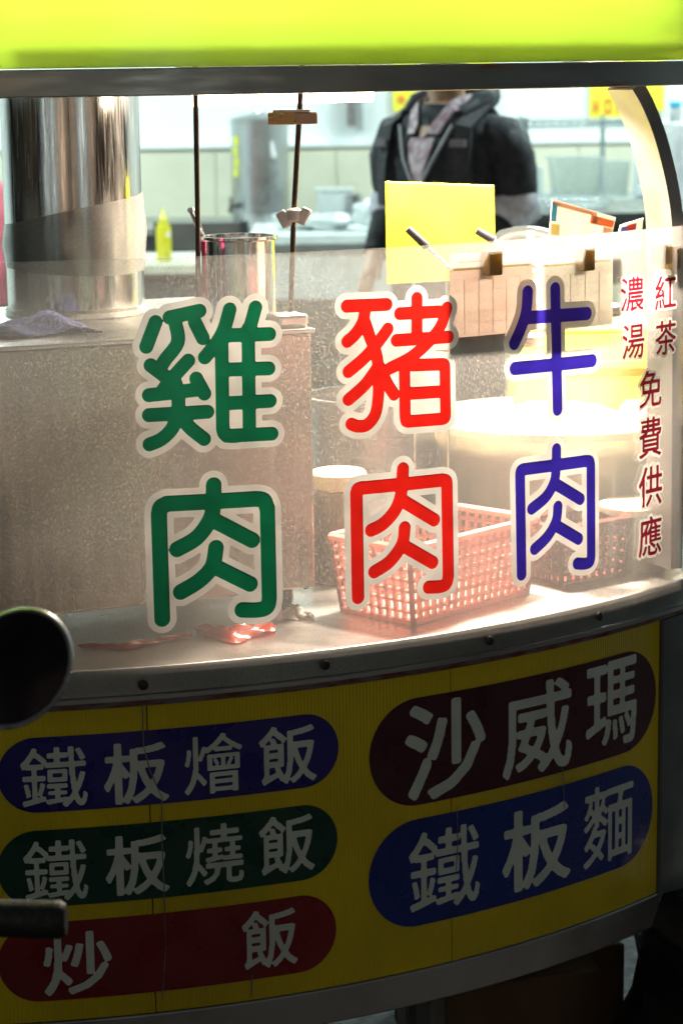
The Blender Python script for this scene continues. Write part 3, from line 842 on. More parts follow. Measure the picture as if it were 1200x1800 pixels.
GREYSTEEL = brushed('grey_pot_steel', col=(0.36, 0.37, 0.39), rough=0.35, stretch=(1, 1, 20))
pot('stock_pot', 'grey steel stock pot behind the red lettering', Vector((0.05, 3.66, ZC)), 0.105, 0.235, GREYSTEEL)
ut = [((716, 402), (752, 436), 3.42), ((837, 405), (868, 424), 3.46)]
for i, (a, b, dd) in enumerate(ut):
    p = at(*a, dd); q = at(*b, dd)
    t = thing('ladle', ('dark-handled ladle crossing the yellow board at its lower left' if i == 0 else 'dark-handled ladle at the right edge of the yellow board'), 'ladle', q)
    MB().tube([p, p.lerp(q, 0.97)], [0.0058, 0.0065], 10).build('grip', pbr('dark_grip', (0.02, 0.02, 0.028), 0.3), t, smooth=50)
    e2 = (q - p).normalized(); end = q + e2 * 0.20
    MB().tube([q - e2 * 0.002, end], 0.0035, 8).build('shaft', STEEL, t, smooth=50)
    MB().lathe(end + Vector((0, 0, -0.012)), [(0.002, 0), (0.02, 0.004), (0.03, 0.02), (0.028, 0.02), (0.018, 0.007), (0.002, 0.003)], 20).build('bowl', STEEL, t, smooth=40)
# clear dome lid with a paper strip
ZCR = ZC + 0.32
dl = at(925, 436, 3.88)
CLEAR = clear_plastic('clear_lid', haze=0.10, scratch=0.1, gl=0.12, tint=(0.8, 0.84, 0.82))
t = thing('dome_lid', 'clear plastic dome lid with tan paper strip beside the leaflets', 'lid', Vector((dl.x, dl.y, ZCR)))
DL = Vector((dl.x, dl.y, dl.z - 0.03))
MB().lathe(DL, [(0.076, 0), (0.074, 0.02), (0.065, 0.043), (0.045, 0.06), (0.020, 0.066), (0.002, 0.067)], 40, cap=False).build('dome', CLEAR, t, smooth=60)
MB().lathe(DL + Vector((0, 0, -0.004)), [(0.080, 0), (0.080, 0.005), (0.074, 0.005), (0.074, 0)], 40, cap=False).build('rim', CLEAR, t, smooth=30)
sp_ = [(-1.1, 0), (-0.7, 0.03), (-0.2, 0.05)]
MB().loft([[DL + Vector((x_ + 0.002, y_, z_)) for x_ in (-0.006, 0.006)] for y_, z_ in ((-0.0815, -0.004), (-0.077, 0.02), (-0.068, 0.044), (-0.048, 0.062))], cap=False, close=False).build('strip', pbr('tan_paper', (0.55, 0.38, 0.22), 0.7), t)
MB().lathe(Vector((dl.x, dl.y, ZCR + 0.001)), [(0.05, 0), (0.055, 0.005), (0.074, DL.z - 0.0045 - ZCR), (0.068, DL.z - 0.0045 - ZCR), (0.048, 0.006)], 36).build('bowl', WHITE_PL, t, smooth=40)

# leaflets in a stand at the right
def sheet(name, label, corners, mats, thick=0.002, cat='paper', strips=()):
    A, B, Cq, D = corners
    nrm = (B - A).cross(D - A).normalized()
    if nrm.y > 0: nrm = -nrm
    t = thing(name, label, cat, (Cq + D) / 2)
    MB().loft([[p for p in corners], [p - nrm * thick for p in corners]]).build('sheet', mats, t)
    for (u0, u1, v0, v1, mt, nm) in strips:
        f_ = lambda u, v: A.lerp(B, u).lerp(D.lerp(Cq, u), v)
        q = [f_(u0, v0), f_(u1, v0), f_(u1, v1), f_(u0, v1)]
        MB().loft([[p + nrm * 0.0012 for p in q], [p + nrm * 0.0004 for p in q]]).build(nm, mt, t)
    return t


PAPER = film('paper', (0.86, 0.84, 0.78), 0.45, 0.02)
PINKP = film('pink_paper', (0.86, 0.76, 0.70), 0.5, 0.02)
RUL = film('ruled_ink', (0.78, 0.74, 0.72), 0.6, 0.02); PEACH = film('peach_ink', (0.85, 0.62, 0.46), 0.5, 0.02); ORANGE = film('orange_ink', (0.85, 0.36, 0.14), 0.45, 0.02)
REDI = pbr('red_ink', (0.65, 0.05, 0.04), 0.6); BLUEI = pbr('blue_ink', (0.05, 0.10, 0.5), 0.6); CYANI = pbr('cyan_ink', (0.05, 0.38, 0.62), 0.6); PURI = pbr('purple_ink', (0.2, 0.1, 0.4), 0.6)
yl = film('yellow_ink', (0.88, 0.80, 0.42), 0.5, 0.02)
c_ = [at(970, 350, 3.30), at(1082, 382, 3.34), at(1066, 450, 3.34), at(962, 450, 3.30)]
sheet('leaflet', 'white price leaflet with orange bars leaning up behind the windscreen edge', c_, PAPER,
      strips=[(0.0, 0.08, 0.05, 0.38, CYANI, 'print_bar'), (0.02, 0.7, 0.02, 0.10, PEACH, 'print_bar'), (0.02, 0.95, 0.70, 0.80, PEACH, 'print_bar'), (0.62, 0.98, 0.1, 0.28, ORANGE, 'print_bar'),
              (0.66, 0.72, 0.12, 0.26, PURI, 'print_bar'), (0.84, 0.98, 0.30, 0.7, PEACH, 'print_bar'), (0.02, 0.15, 0.42, 0.62, yl, 'print_bar')])
c_ = [at(1090, 396, 3.36), at(1130, 384, 3.38), at(1124, 440, 3.38), at(1080, 440, 3.36)]
sheet('leaflet', 'small red and blue printed card beside the bent post', c_, PAPER,
      strips=[(0.05, 0.3, 0.1, 0.4, BLUEI, 'print_bar'), (0.3, 0.7, 0.08, 0.3, REDI, 'print_bar'), (0.55, 0.95, 0.35, 0.55, ORANGE, 'print_bar'), (0.1, 0.4, 0.42, 0.56, PURI, 'print_bar')])


# forms held inside the windscreen by the clips
def arcsheet(name, label, th0, th1, z0, z1, r, mat, cols, rows, head):
    t = thing(name, label, 'paper', arc((th0 + th1) / 2, z0, r))
    MB().arcband(r - 0.0012, r, th0, th1, z0, z1, 10).build('sheet', mat, t)
    # ruling: thin real strips in front of the paper
    for i in range(1, cols):
        th = th0 + (th1 - th0) * i / cols
        MB().arcband(r + 0.0003, r + 0.0006, th - 0.0004, th + 0.0004, z0 + 0.004, z1 - head, 2).build('ruling', RUL, t)
    for j in range(rows):
        z = z0 + 0.004 + (z1 - head - z0 - 0.004) * j / max(1, rows - 1)
        MB().arcband(r + 0.0007, r + 0.0010, th0 + 0.003, th1 - 0.003, z - 0.0003, z + 0.0003, 8).build('ruling', RUL, t)
    MB().arcband(r + 0.0003, r + 0.0006, th0 + 0.004, th1 - 0.004, z1 - head * 0.64, z1 - head * 0.54, 8).build('heading_bar', yl, t)
    MB().arcband(r + 0.0003, r + 0.0006, th0 + 0.01, th0 + (th1 - th0) * 0.5, z1 - head * 0.36, z1 - head * 0.29, 8).build('heading_bar', PEACH, t)


rS = R - 0.020
arcsheet('order_form', 'ruled pale pink form clipped inside the windscreen left of the blue lettering', hit(790, 500, rS)[0], hit(936, 500, rS)[0], hit(866, 588, rS)[1], hit(866, 442, rS)[1], rS, PINKP, 6, 6, 0.035)
arcsheet('order_form', 'ruled pale form clipped inside the windscreen right of the blue lettering', hit(948, 500, rS)[0], hit(1076, 500, rS)[0], hit(1010, 578, rS)[1], hit(1010, 436, rS)[1], rS, PAPER, 5, 6, 0.035)
clabels = ['brown clip inside the windscreen above the pale pink form', 'brown clip inside the windscreen above the right arm of the blue lettering', 'cream clip inside the right end of the windscreen', 'brown clip beside the cream clip at the windscreen end']
for (px, py, wpx, hpx, mt), lb in zip(clip_list, clabels):
    th, z = hit(px, py, R - 0.01); hw = wpx / 2 * 3.0 / FPX / cos(th) / R; hh = hpx * 3.0 / FPX
    t = thing('clip', lb, 'clip', arc(th, z - hh / 2, R - 0.01))
    MB().arcband(R - 0.0180, R - 0.0032, th - hw, th + hw, z - hh / 2, z + hh / 2, 2).build('front_jaw', mt, t, bevel=0.002)
    MB().arcband(R - 0.0285, R - 0.0215, th - hw, th + hw, z - hh / 2, z + hh / 2, 2).build('rear_jaw', mt, t, bevel=0.002)
    MB().arcband(R - 0.0214, R - 0.0181, th - hw * 0.7, th + hw * 0.7, z + hh / 2 - 0.006, z + hh / 2 - 0.001, 2).build('hinge', mt, t)

# basins, baskets and jars
BASIN = film('cream_plastic', (0.84, 0.80, 0.68), 0.4, 0.05)
bc_ = Vector((0.345, 3.64, ZC))
t = thing('plastic_basin', 'wide cream plastic basin of food on the counter', 'basin', bc_)
MB().lathe(bc_, [(0.002, 0.002), (0.155, 0.002), (0.165, 0.01), (0.198, 0.185), (0.214, 0.188), (0.214, 0.20), (0.198, 0.20), (0.192, 0.19), (0.158, 0.014), (0.002, 0.010)], 64).build('shell', BASIN, t, smooth=40)
FOOD = pbr('shredded_cabbage', (0.75, 0.66, 0.32), 0.6, scale=50, var=0.35, bump=0.8, bscale=90)
V = []; n1 = 40; rings = []
for k in range(9):
    rr = 0.186 * (1 - k / 8) + 0.002
    rings.append([bc_ + Vector((rr * cos(2 * pi * i / n1), rr * sin(2 * pi * i / n1), 0.165 + 0.05 * (1 - (rr / 0.19) ** 2) + random.uniform(-0.006, 0.006))) for i in range(n1)])
fo = MB().loft(rings).build('food_heap', FOOD, None, smooth=60)
tag(fo, 'heap of pale yellow shredded food filling the cream basin', 'food')
# shreds lying over it
# yellow crate behind
yc = Vector((0.44, 3.90, ZC))
t = thing('plastic_crate', 'yellow plastic crate standing behind the cream basin', 'crate', yc)
YCR = pbr('yellow_plastic', (0.85, 0.66, 0.10), 0.4, scale=6, var=0.15)
cw, cd, ch_ = 0.30, 0.22, 0.318
for sx_, sy_, wx, wy in ((0, -1, cw, 0.008), (0, 1, cw, 0.008), (-1, 0, 0.008, cd - 0.018), (1, 0, 0.008, cd - 0.018)):
    MB().box(yc + Vector((sx_ * (cw - 0.008) / 2, sy_ * (cd - 0.008) / 2, ch_ / 2)), (wx, wy, ch_)).build('side', YCR, t, bevel=0.002)
for k in range(3):
    MB().box(yc + Vector((0, -cd / 2 - 0.005, 0.06 + 0.1 * k)), (cw + 0.004, 0.009, 0.014)).build('rib', YCR, t, bevel=0.002)
MB().box(yc + Vector((0, 0, 0.004)), (cw - 0.02, cd - 0.02, 0.008)).build('bottom', YCR, t)
MB().box(yc + Vector((0, 0, ch_ - 0.0015)), (cw + 0.006, cd + 0.004, 0.007)).build('lid', YCR, t, bevel=0.002)
# jar
jc = onz(590, 1030, ZC); jc.y += 0.042; jc.x += 0.006
t = thing('lidded_jar', 'squat brown sauce jar with cream lid between cabinet and red lettering', 'jar', jc)
MB().lathe(jc, [(0.002, 0), (0.040, 0), (0.043, 0.006), (0.043, 0.125), (0.036, 0.138), (0.002, 0.139)], 36).build('body', pbr('sauce_brown', (0.42, 0.30, 0.18), 0.3, scale=25, var=0.4, coat=0.3), t, smooth=35)
MB().lathe(jc + Vector((0, 0, 0.1395)), [(0.038, 0), (0.042, 0.002), (0.042, 0.022), (0.038, 0.026), (0.002, 0.026)], 36).build('lid', film('cream_lid', (0.8, 0.72, 0.55), 0.3), t, smooth=35)


def basket(label, c, ang, L, Wd, Hh, mat, nl, nw, rows, flare=1.12):
    t = thing('plastic_basket', label, 'basket', c)
    ux = Vector((cos(ang), sin(ang), 0)); uy = Vector((-sin(ang), cos(ang), 0))

    def pt(a, b, h):
        k = 1 + (flare - 1) * h
        return Vector(c) + ux * a * L / 2 * k + uy * b * Wd / 2 * k + Vector((0, 0, 0.003 + h * Hh))
    for (a0, b0, a1, b1, nv) in ((-1, -1, 1, -1, nl), (1, -1, 1, 1, nw), (1, 1, -1, 1, nl), (-1, 1, -1, -1, nw)):
        mb = MB()
        for k in range(nv + 1):
            u = k / nv
            for h0, h1 in ((0.0, 1.0),):
                p0 = pt(a0 + (a1 - a0) * u, b0 + (b1 - b0) * u, h0); p1 = pt(a0 + (a1 - a0) * u, b0 + (b1 - b0) * u, h1)
                mb.tube([p0, p1], 0.0040, 6)
        for j in range(rows + 1):
            h = j / rows
            mb.tube([pt(a0, b0, h), pt(a1, b1, h)], 0.0036 if 0 < j < rows else 0.0060, 6)
        mb.build('lattice_side', mat, t, smooth=50)
    q = [pt(-1, -1, 0), pt(1, -1, 0), pt(1, 1, 0), pt(-1, 1, 0)]
    MB().loft([[p + Vector((0, 0, -0.003)) for p in q], q]).build('bottom', mat, t)
    return t


PINKB = film('pink_basket_plastic', (0.92, 0.58, 0.51), 0.5, 0.08)
BROWNB = film('brown_basket_plastic', (0.30, 0.10, 0.08), 0.35, 0.08)
p0 = onz(722, 1102, ZC); ux = Vector((0.68, 0.733, 0)); uy = Vector((-0.733, 0.68, 0))
cen = p0 + ux * 0.135 + uy * 0.07; cen.z = ZC
basket('pink lattice plastic basket on the counter below the red lettering', cen, math.atan2(0.733, 0.68), 0.25, 0.13, 0.105, PINKB, 17, 9, 7)
p1 = onz(1040, 1034, ZC); cen2 = p1 + Vector((-0.02, 0.075, 0))
basket('dark brown lattice plastic basket beside the pink basket', Vector((cen2.x, cen2.y, ZC)), 0.62, 0.12, 0.085, 0.085, BROWNB, 8, 6, 5)
# bread rolls inside the pink basket
# tub
tc_ = onz(1116, 1012, ZC); tc_.y += 0.055; tc_.x += 0.008
t = thing('plastic_tub', 'pale green translucent tub with white rim below the maroon lettering', 'tub', tc_)
MB().lathe(tc_, [(0.002, 0), (0.042, 0), (0.047, 0.006), (0.054, 0.088), (0.050, 0.088), (0.044, 0.01), (0.002, 0.006)], 36).build('body', film('pale_green_plastic', (0.66, 0.68, 0.45), 0.4, 0.06), t, smooth=35)
MB().lathe(tc_ + Vector((0, 0, 0.0885)), [(0.057, 0), (0.058, 0.002), (0.058, 0.010), (0.054, 0.013), (0.002, 0.013)], 36).build('lid', film('pale_lid', (0.75, 0.72, 0.58), 0.35, 0.06), t, smooth=35)
rb = onz(1072, 985, ZC)
t = thing('small_carton', 'small red carton standing behind the pale green tub', 'carton', Vector((rb.x + 0.02, rb.y + 0.06, ZC)))
zr = at(1072, 876, rb.y + 0.06).z
MB().box((rb.x + 0.012, rb.y + 0.10, (ZC + zr) / 2), (0.04, 0.03, zr - ZC), 0.4).build('carton_body', pbr('red_carton', (0.7, 0.05, 0.03), 0.5), t, bevel=0.002)
MB().box((rb.x + 0.012, rb.y + 0.10, zr + 0.0015), (0.041, 0.031, 0.003), 0.4).build('carton_lid', pbr('red_carton_lid', (0.6, 0.04, 0.03), 0.5), t)
t = thing('small_carton', 'small orange carton standing beside the red carton', 'carton', Vector((rb.x + 0.055, rb.y + 0.10, ZC)))
MB().box((rb.x + 0.058, rb.y + 0.125, (ZC + zr) / 2 - 0.001), (0.04, 0.03, zr - ZC - 0.002), 0.4).build('carton_body', pbr('orange_carton', (0.75, 0.33, 0.05), 0.5), t, bevel=0.002)
MB().box((rb.x + 0.058, rb.y + 0.125, zr + 0.001), (0.041, 0.031, 0.003), 0.4).build('carton_lid', pbr('orange_carton_lid', (0.65, 0.28, 0.05), 0.5), t)


# red plastic scraps on the counter in front of the cabinet
def crumple(name, label, cat, pts, wd, mat, hgt):
    V = []; n = 28; m_ = 10; Fq = []
    P_ = [onz(*p, ZC) for p in pts]
    for i in range(n):
        u = i / (n - 1) * (len(P_) - 1); k = min(int(u), len(P_) - 2); c = P_[k].lerp(P_[k + 1], u - k)
        wv = wd * (0.35 + 0.65 * sin(pi * i / (n - 1))) * (1 + 0.25 * sin(i * 0.55))
        for j in range(m_):
            v = j / (m_ - 1) - .5
            V.append(c + Vector((0.004 * sin(i * 0.5 + j), v * wv, 0.0015 + abs(hgt * (1 - (2 * v) ** 2) * (0.7 + 0.35 * sin(i * 0.6 + 0.9 * j) + 0.25 * sin(i * 0.33 - j * 0.7))))))
    for i in range(n - 1):
        for j in range(m_ - 1): Fq.append((i * m_ + j, (i + 1) * m_ + j, (i + 1) * m_ + j + 1, i * m_ + j + 1))
    o = MB().add(V, Fq).build(name, mat, None, smooth=40)
    return tag(o, label, cat)


REDBAG = film('red_bag_plastic', (0.66, 0.07, 0.04), 0.3, 0.12)
crumple('plastic_bag', 'crumpled red plastic bag on the counter under the green lettering', 'bag', [(345, 1115), (410, 1122), (480, 1112)], 0.055, REDBAG, 0.014)
crumple('plastic_strip', 'flat red plastic strip on the counter left of the red bag', 'strip', [(140, 1140), (220, 1140), (335, 1120)], 0.022, REDBAG, 0.006)
crumple('paper_napkin', 'pale crumpled napkin on the counter by the cabinet foot', 'napkin', [(480, 1090), (515, 1085), (548, 1092)], 0.03, film('napkin', (0.8, 0.76, 0.7), 0.35, 0.02), 0.014)

# ================================================================== people
def smooth_ring(c, a, b, n=22, p=2.4):
    r = []
    for k in range(n):
        t_ = 2 * pi * k / n; cx, sy_ = cos(t_), sin(t_)
        r.append(Vector(c) + Vector((a * abs(cx) ** (2 / p) * (1 if cx > 0 else -1), b * abs(sy_) ** (2 / p) * (1 if sy_ > 0 else -1), 0)))
    return r


def person(label, loc, yaw, height, skin, top, legs, hair, elbow_out=0.10, forearm=(-0.10, -0.20, -0.10), shirt=None, straps=None, cuffs=None, trims=None, ez=1.15):
    k = height / 1.75
    t = thing('person', label, 'person', loc)
    M = Matrix.Translation(Vector(loc)) @ Matrix.Rotation(yaw, 4, 'Z') @ Matrix.Scale(k, 4)
    J = lambda *p: M @ Vector(p)
    # body: one skinned surface
    bm_v = []; bm_e = []; rad = []

    def vtx(p, r, link=None):
        bm_v.append(J(*p)); rad.append(r * k)
        if link is not None: bm_e.append((link, len(bm_v) - 1))
        return len(bm_v) - 1
    pel = vtx((0, 0, 0.95), 0.135); sp1 = vtx((0, 0, 1.12), 0.125, pel); chest = vtx((0, 0, 1.32), 0.13, sp1); nb = vtx((0, 0.01, 1.46), 0.07, chest)
    nk = vtx((0, -0.005, 1.52), 0.052, nb); jaw = vtx((0, -0.03, 1.58), 0.066, nk); hd = vtx((0, -0.015, 1.655), 0.086, jaw); tp = vtx((0, -0.005, 1.71), 0.062, hd)
    for s_ in (-1, 1):
        sh = vtx((s_ * 0.165, 0.0, 1.42), 0.06, chest); el = vtx((s_ * (0.20 + elbow_out), 0.03, ez), 0.042, sh)
        wr = vtx((s_ * (0.20 + elbow_out + forearm[0]), 0.03 + forearm[1], ez + forearm[2]), 0.028, el)
        dirv = Vector((forearm[0] * s_, forearm[1], forearm[2])).normalized()
        base = Vector((s_ * (0.20 + elbow_out + forearm[0]), 0.03 + forearm[1], ez + forearm[2]))
        pm = vtx(base + dirv * 0.06, 0.03, wr)
        for q in range(4):
            off = Vector((0.012 * (q - 1.5), 0, 0.004 * (1.5 - abs(q - 1.5))))
            f1 = vtx(base + dirv * 0.10 + off, 0.0085, pm); f2 = vtx(base + dirv * (0.135 + 0.006 * (1 - abs(q - 1.5))) + off + Vector((0, 0, -0.012)), 0.0075, f1)
        th1 = vtx(base + dirv * 0.06 + Vector((-s_ * 0.035, 0, 0.01)), 0.009, pm); vtx(base + dirv * 0.095 + Vector((-s_ * 0.042, 0, 0)), 0.008, th1)
        hp = vtx((s_ * 0.09, 0, 0.88), 0.095, pel); kn_ = vtx((s_ * 0.10, -0.015, 0.50), 0.058, hp); an_ = vtx((s_ * 0.105, 0.02, 0.09), 0.04, kn_)
        vtx((s_ * 0.11, -0.12, 0.035), 0.033, an_)
    me = bpy.data.meshes.new('body'); me.from_pydata([tuple(v) for v in bm_v], bm_e, [])
    o = bpy.data.objects.new('body', me); C.objects.link(o); o.parent = t; o.matrix_parent_inverse = Matrix.Translation(-Vector(loc))
    sk_ = o.modifiers.new('skin', 'SKIN'); sk_.use_smooth_shade = True
    if not me.skin_vertices:
        bm = bmesh.new(); bm.from_mesh(me); bm.verts.layers.skin.verify(); bm.to_mesh(me); bm.free()
    for i, sv in enumerate(me.skin_vertices[0].data):
        sv.radius = (rad[i], rad[i]); sv.use_root = (i == 0)
    o.modifiers.new('sub', 'SUBSURF').levels = 1; o.modifiers['sub'].render_levels = 1
    me.materials.append(skin)

    def part(mb, name, mat, sm=60):
        mb.v = [tuple(J(*v)) for v in mb.v]
        return mb.build(name, mat, t, smooth=sm)
    # face and hair
    hr = MB()
    rings = []
    for i in range(9):
        a = i / 8 * pi * 0.56
        z = 1.672 + 0.098 * cos(a); r_ = 0.094 * sin(a) + 0.004
        rings.append([(r_ * cos(2 * pi * q / 24) * 0.95, -0.004 + r_ * sin(2 * pi * q / 24) * 1.08 + (0.012 if i > 5 else 0.0), z + (0.055 if (sin(2 * pi * q / 24) < -0.35 and i > 5) else 0)) for q in range(24)])
    hr.loft(rings, cap=True); part(hr, 'hair', hair)
    part(MB().tube([(0, -0.098, 1.672), (0, -0.118, 1.638), (0, -0.104, 1.628)], [0.008, 0.014, 0.011], 8), 'nose', skin)
    for s_ in (-1, 1):
        part(MB().lathe((s_ * 0.034, -0.092, 1.667), [(0.002, -0.008), (0.011, -0.004), (0.011, 0.004), (0.002, 0.008)], 10), 'eye', pbr('eye_dark', (0.03, 0.02, 0.02), 0.2))
        part(MB().lathe((s_ * 0.09, 0.0, 1.625), [(0.004, 0), (0.014, 0.015), (0.016, 0.04), (0.005, 0.055)], 10), 'ear', skin)
    part(MB().tube([(-0.022, -0.098, 1.600), (0, -0.104, 1.598), (0.022, -0.098, 1.600)], 0.006, 6), 'mouth', pbr('lips', (0.4, 0.15, 0.12), 0.5))
    # clothing
    tm = MB()
    lev = [(0.86, 0.175, 0.135), (0.95, 0.18, 0.14), (1.08, 0.178, 0.135), (1.2, 0.19, 0.145), (1.32, 0.205, 0.148), (1.40, 0.205, 0.13), (1.445, 0.175, 0.105), (1.475, 0.115, 0.085), (1.495, 0.083, 0.08)]
    tm.loft([smooth_ring((0, 0, z), a, b) for z, a, b in lev])
    part(tm, 'jacket', top)
    for s_ in (-1, 1):
        sm_ = MB(); e_ = (s_ * (0.20 + elbow_out), 0.03, ez)
        sm_.tube([(s_ * 0.13, 0, 1.415), (s_ * 0.175, 0.0, 1.40), (s_ * (0.21 + elbow_out * 0.3), 0.01, 1.33), (s_ * (0.205 + elbow_out * 0.75), 0.02, (ez + 1.33) / 2 - 0.02), e_], [0.055, 0.076, 0.072, 0.066, 0.060], 16)
        part(sm_, 'sleeve', top)
        if cuffs:
            w_ = Vector((s_ * forearm[0], forearm[1], forearm[2])); b0 = Vector(e_)
            cm = MB(); cm.tube([b0 + Vector((0, 0, 0.01)), b0 + Vector((s_ * 0.012, 0, -0.025)), b0 + w_ * 0.30, b0 + w_ * 0.42], [0.058, 0.068, 0.064, 0.050], 14)
            part(cm, 'cuff', cuffs)
            part(MB().tube([b0 + w_ * 0.2, b0 + w_ * 0.6, b0 + w_ * 1.0], [0.048, 0.046, 0.038], 14), 'forearm_sleeve', top)
        lg = MB(); lg.tube([(s_ * 0.085, 0, 0.92), (s_ * 0.095, -0.003, 0.7), (s_ * 0.10, -0.012, 0.5), (s_ * 0.105, 0.018, 0.12)], [0.105, 0.098, 0.078, 0.064], 14)
        part(lg, 'trouser_leg', legs)
        part(MB().loft([smooth_ring((s_ * 0.11, -0.05, z), a, b, 16) for z, a, b in ((0.0, 0.05, 0.13), (0.04, 0.05, 0.13), (0.08, 0.042, 0.08), (0.12, 0.04, 0.05))]), 'shoe', BLACK_PL)
    if shirt:
        # open collar: shirt front wedge and two collar wings
        part(MB().loft([[(-0.045, -0.112, 1.425), (0.045, -0.112, 1.425), (0.045, -0.09, 1.425), (-0.045, -0.09, 1.425)],
                        [(-0.042, -0.142, 1.38), (0.042, -0.142, 1.38), (0.042, -0.12, 1.38), (-0.042, -0.12, 1.38)],
                        [(-0.030, -0.156, 1.33), (0.030, -0.156, 1.33), (0.030, -0.13, 1.33), (-0.030, -0.13, 1.33)],
                        [(-0.006, -0.158, 1.26), (0.006, -0.158, 1.26), (0.006, -0.14, 1.26), (-0.006, -0.14, 1.26)]]), 'shirt_front', shirt, 20)
        part(MB().loft([[(-0.042, -0.062, 1.50), (0.042, -0.062, 1.50), (0.042, -0.04, 1.50), (-0.042, -0.04, 1.50)],
                        [(-0.038, -0.095, 1.455), (0.038, -0.095, 1.455), (0.038, -0.07, 1.455), (-0.038, -0.07, 1.455)],
                        [(-0.006, -0.134, 1.40), (0.006, -0.134, 1.40), (0.006, -0.11, 1.40), (-0.006, -0.11, 1.40)]]), 'bare_throat', skin, 60)
        for s_ in (-1, 1):
            part(MB().loft([[(s_ * 0.075, 0.0, 1.522), (s_ * 0.085, 0.0, 1.49), (s_ * 0.09, 0.01, 1.49), (s_ * 0.08, 0.01, 1.522)],
                            [(s_ * 0.058, -0.070, 1.505), (s_ * 0.075, -0.085, 1.475), (s_ * 0.08, -0.078, 1.475), (s_ * 0.063, -0.063, 1.505)],
                            [(s_ * 0.034, -0.106, 1.455), (s_ * 0.052, -0.132, 1.41), (s_ * 0.057, -0.125, 1.41), (s_ * 0.039, -0.098, 1.455)],
                            [(s_ * 0.024, -0.122, 1.435), (s_ * 0.026, -0.136, 1.412), (s_ * 0.03, -0.13, 1.412), (s_ * 0.028, -0.116, 1.435)]]), 'collar', shirt, 30)
    if trims:
        part(MB().tube([(-0.10, -0.075, 1.462), (-0.115, 0.0, 1.495), (-0.085, 0.075, 1.515), (0.0, 0.105, 1.515), (0.085, 0.075, 1.515), (0.115, 0.0, 1.495), (0.10, -0.075, 1.462)], [0.018, 0.032, 0.042, 0.048, 0.042, 0.032, 0.018], 14), 'hood', top)
        for s_ in (-1, 1):
            part(MB().tube([(s_ * 0.095, -0.112, 1.435), (s_ * 0.055, -0.150, 1.34), (s_ * 0.008, -0.162, 1.255), (s_ * 0.006, -0.155, 1.10)], 0.0055, 6), 'zip_trim', trims)
        em = pbr('embroidery', (0.7, 0.36, 0.05), 0.7)
        for q in range(6): part(MB().box((0.065 + 0.013 * q, -0.160 + 0.002 * q, 1.268 - 0.002 * q), (0.009, 0.004, 0.013)), 'embroidered_letter', em)
        wm = pbr('white_patch', (0.75, 0.72, 0.72), 0.7); rm = pbr('red_patch', (0.6, 0.06, 0.06), 0.7)
        for q, (xx, ww) in enumerate(((-0.075, 0.03), (0.045, 0.035), (0.10, 0.03))):
            part(MB().box((xx, -0.158 + 0.12 * abs(xx) ** 1.6, 1.228), (ww, 0.006, 0.028)), 'chest_letter', wm)
            part(MB().box((xx, -0.162 + 0.12 * abs(xx) ** 1.6, 1.228), (ww * 0.55, 0.006, 0.012)), 'chest_letter', rm)
    if straps:
        for s_ in (-1, 1):
            part(MB().loft([[(s_ * 0.105, 0.10, 1.40), (s_ * 0.155, 0.10, 1.40), (s_ * 0.155, 0.12, 1.40), (s_ * 0.105, 0.12, 1.40)],
                            [(s_ * 0.105, 0.0, 1.492), (s_ * 0.152, 0.0, 1.478), (s_ * 0.155, 0.0, 1.492), (s_ * 0.106, 0.0, 1.505)],
                            [(s_ * 0.115, -0.105, 1.435), (s_ * 0.16, -0.098, 1.425), (s_ * 0.162, -0.115, 1.43), (s_ * 0.115, -0.125, 1.44)],
                            [(s_ * 0.12, -0.135, 1.32), (s_ * 0.168, -0.118, 1.32), (s_ * 0.168, -0.137, 1.32), (s_ * 0.12, -0.152, 1.32)],
                            [(s_ * 0.13, -0.135, 1.2), (s_ * 0.172, -0.105, 1.2), (s_ * 0.172, -0.122, 1.2), (s_ * 0.13, -0.15, 1.2)]]), 'backpack_strap', straps, 30)
            part(MB().box((s_ * 0.138, -0.146, 1.385), (0.05, 0.012, 0.022), rz=0.2 * s_), 'strap_buckle', pbr('grey_webbing', (0.18, 0.16, 0.17), 0.6))
        part(MB().loft([smooth_ring((0, 0.20, z), a, b, 20, 4) for z, a, b in ((1.0, 0.14, 0.07), (1.05, 0.15, 0.085), (1.3, 0.15, 0.085), (1.40, 0.13, 0.06), (1.43, 0.09, 0.03))]), 'backpack', straps)
    return t


SKIN = pbr('skin', (0.50, 0.32, 0.22), 0.5, scale=8, var=0.1)
NAVYJ = pbr('black_jacket', (0.014, 0.016, 0.022), 0.8, scale=14, var=0.4, bump=0.4, bscale=30)
PLAID = pbr('plaid_shirt', (0.66, 0.60, 0.65), 0.8, scale=55, var=0.5, dirt=(0.34, 0.18, 0.24))
JEANS = pbr('dark_trousers', (0.03, 0.03, 0.035), 0.85, scale=20)
HAIR = pbr('black_hair', (0.012, 0.01, 0.01), 0.45, scale=60)
px_, pd = 788, 6.7
pl = at(px_, 200, pd); pl.z = 0.06
person('standing person in black jacket, plaid shirt and backpack straps behind the yellow board', pl, -0.68, 1.70, SKIN, NAVYJ, JEANS, HAIR,
       elbow_out=0.025, forearm=(-0.04, -0.15, -0.17), shirt=PLAID, straps=pbr('strap_fabric', (0.02, 0.021, 0.026), 0.7, scale=40, bump=0.5, bscale=80), cuffs=pbr('striped_cuff', (0.55, 0.55, 0.62), 0.8, scale=50, var=0.35), trims=pbr('grey_trim', (0.45, 0.47, 0.52), 0.6), ez=1.225)
p2 = at(-48, 300, 9.0); p2.z = 0.06
person('person in pink top half cut off by the left edge of the photo', p2, 0.3, 1.36, SKIN, pbr('pink_top', (0.72, 0.16, 0.22), 0.8, scale=14, var=0.3), JEANS, HAIR)

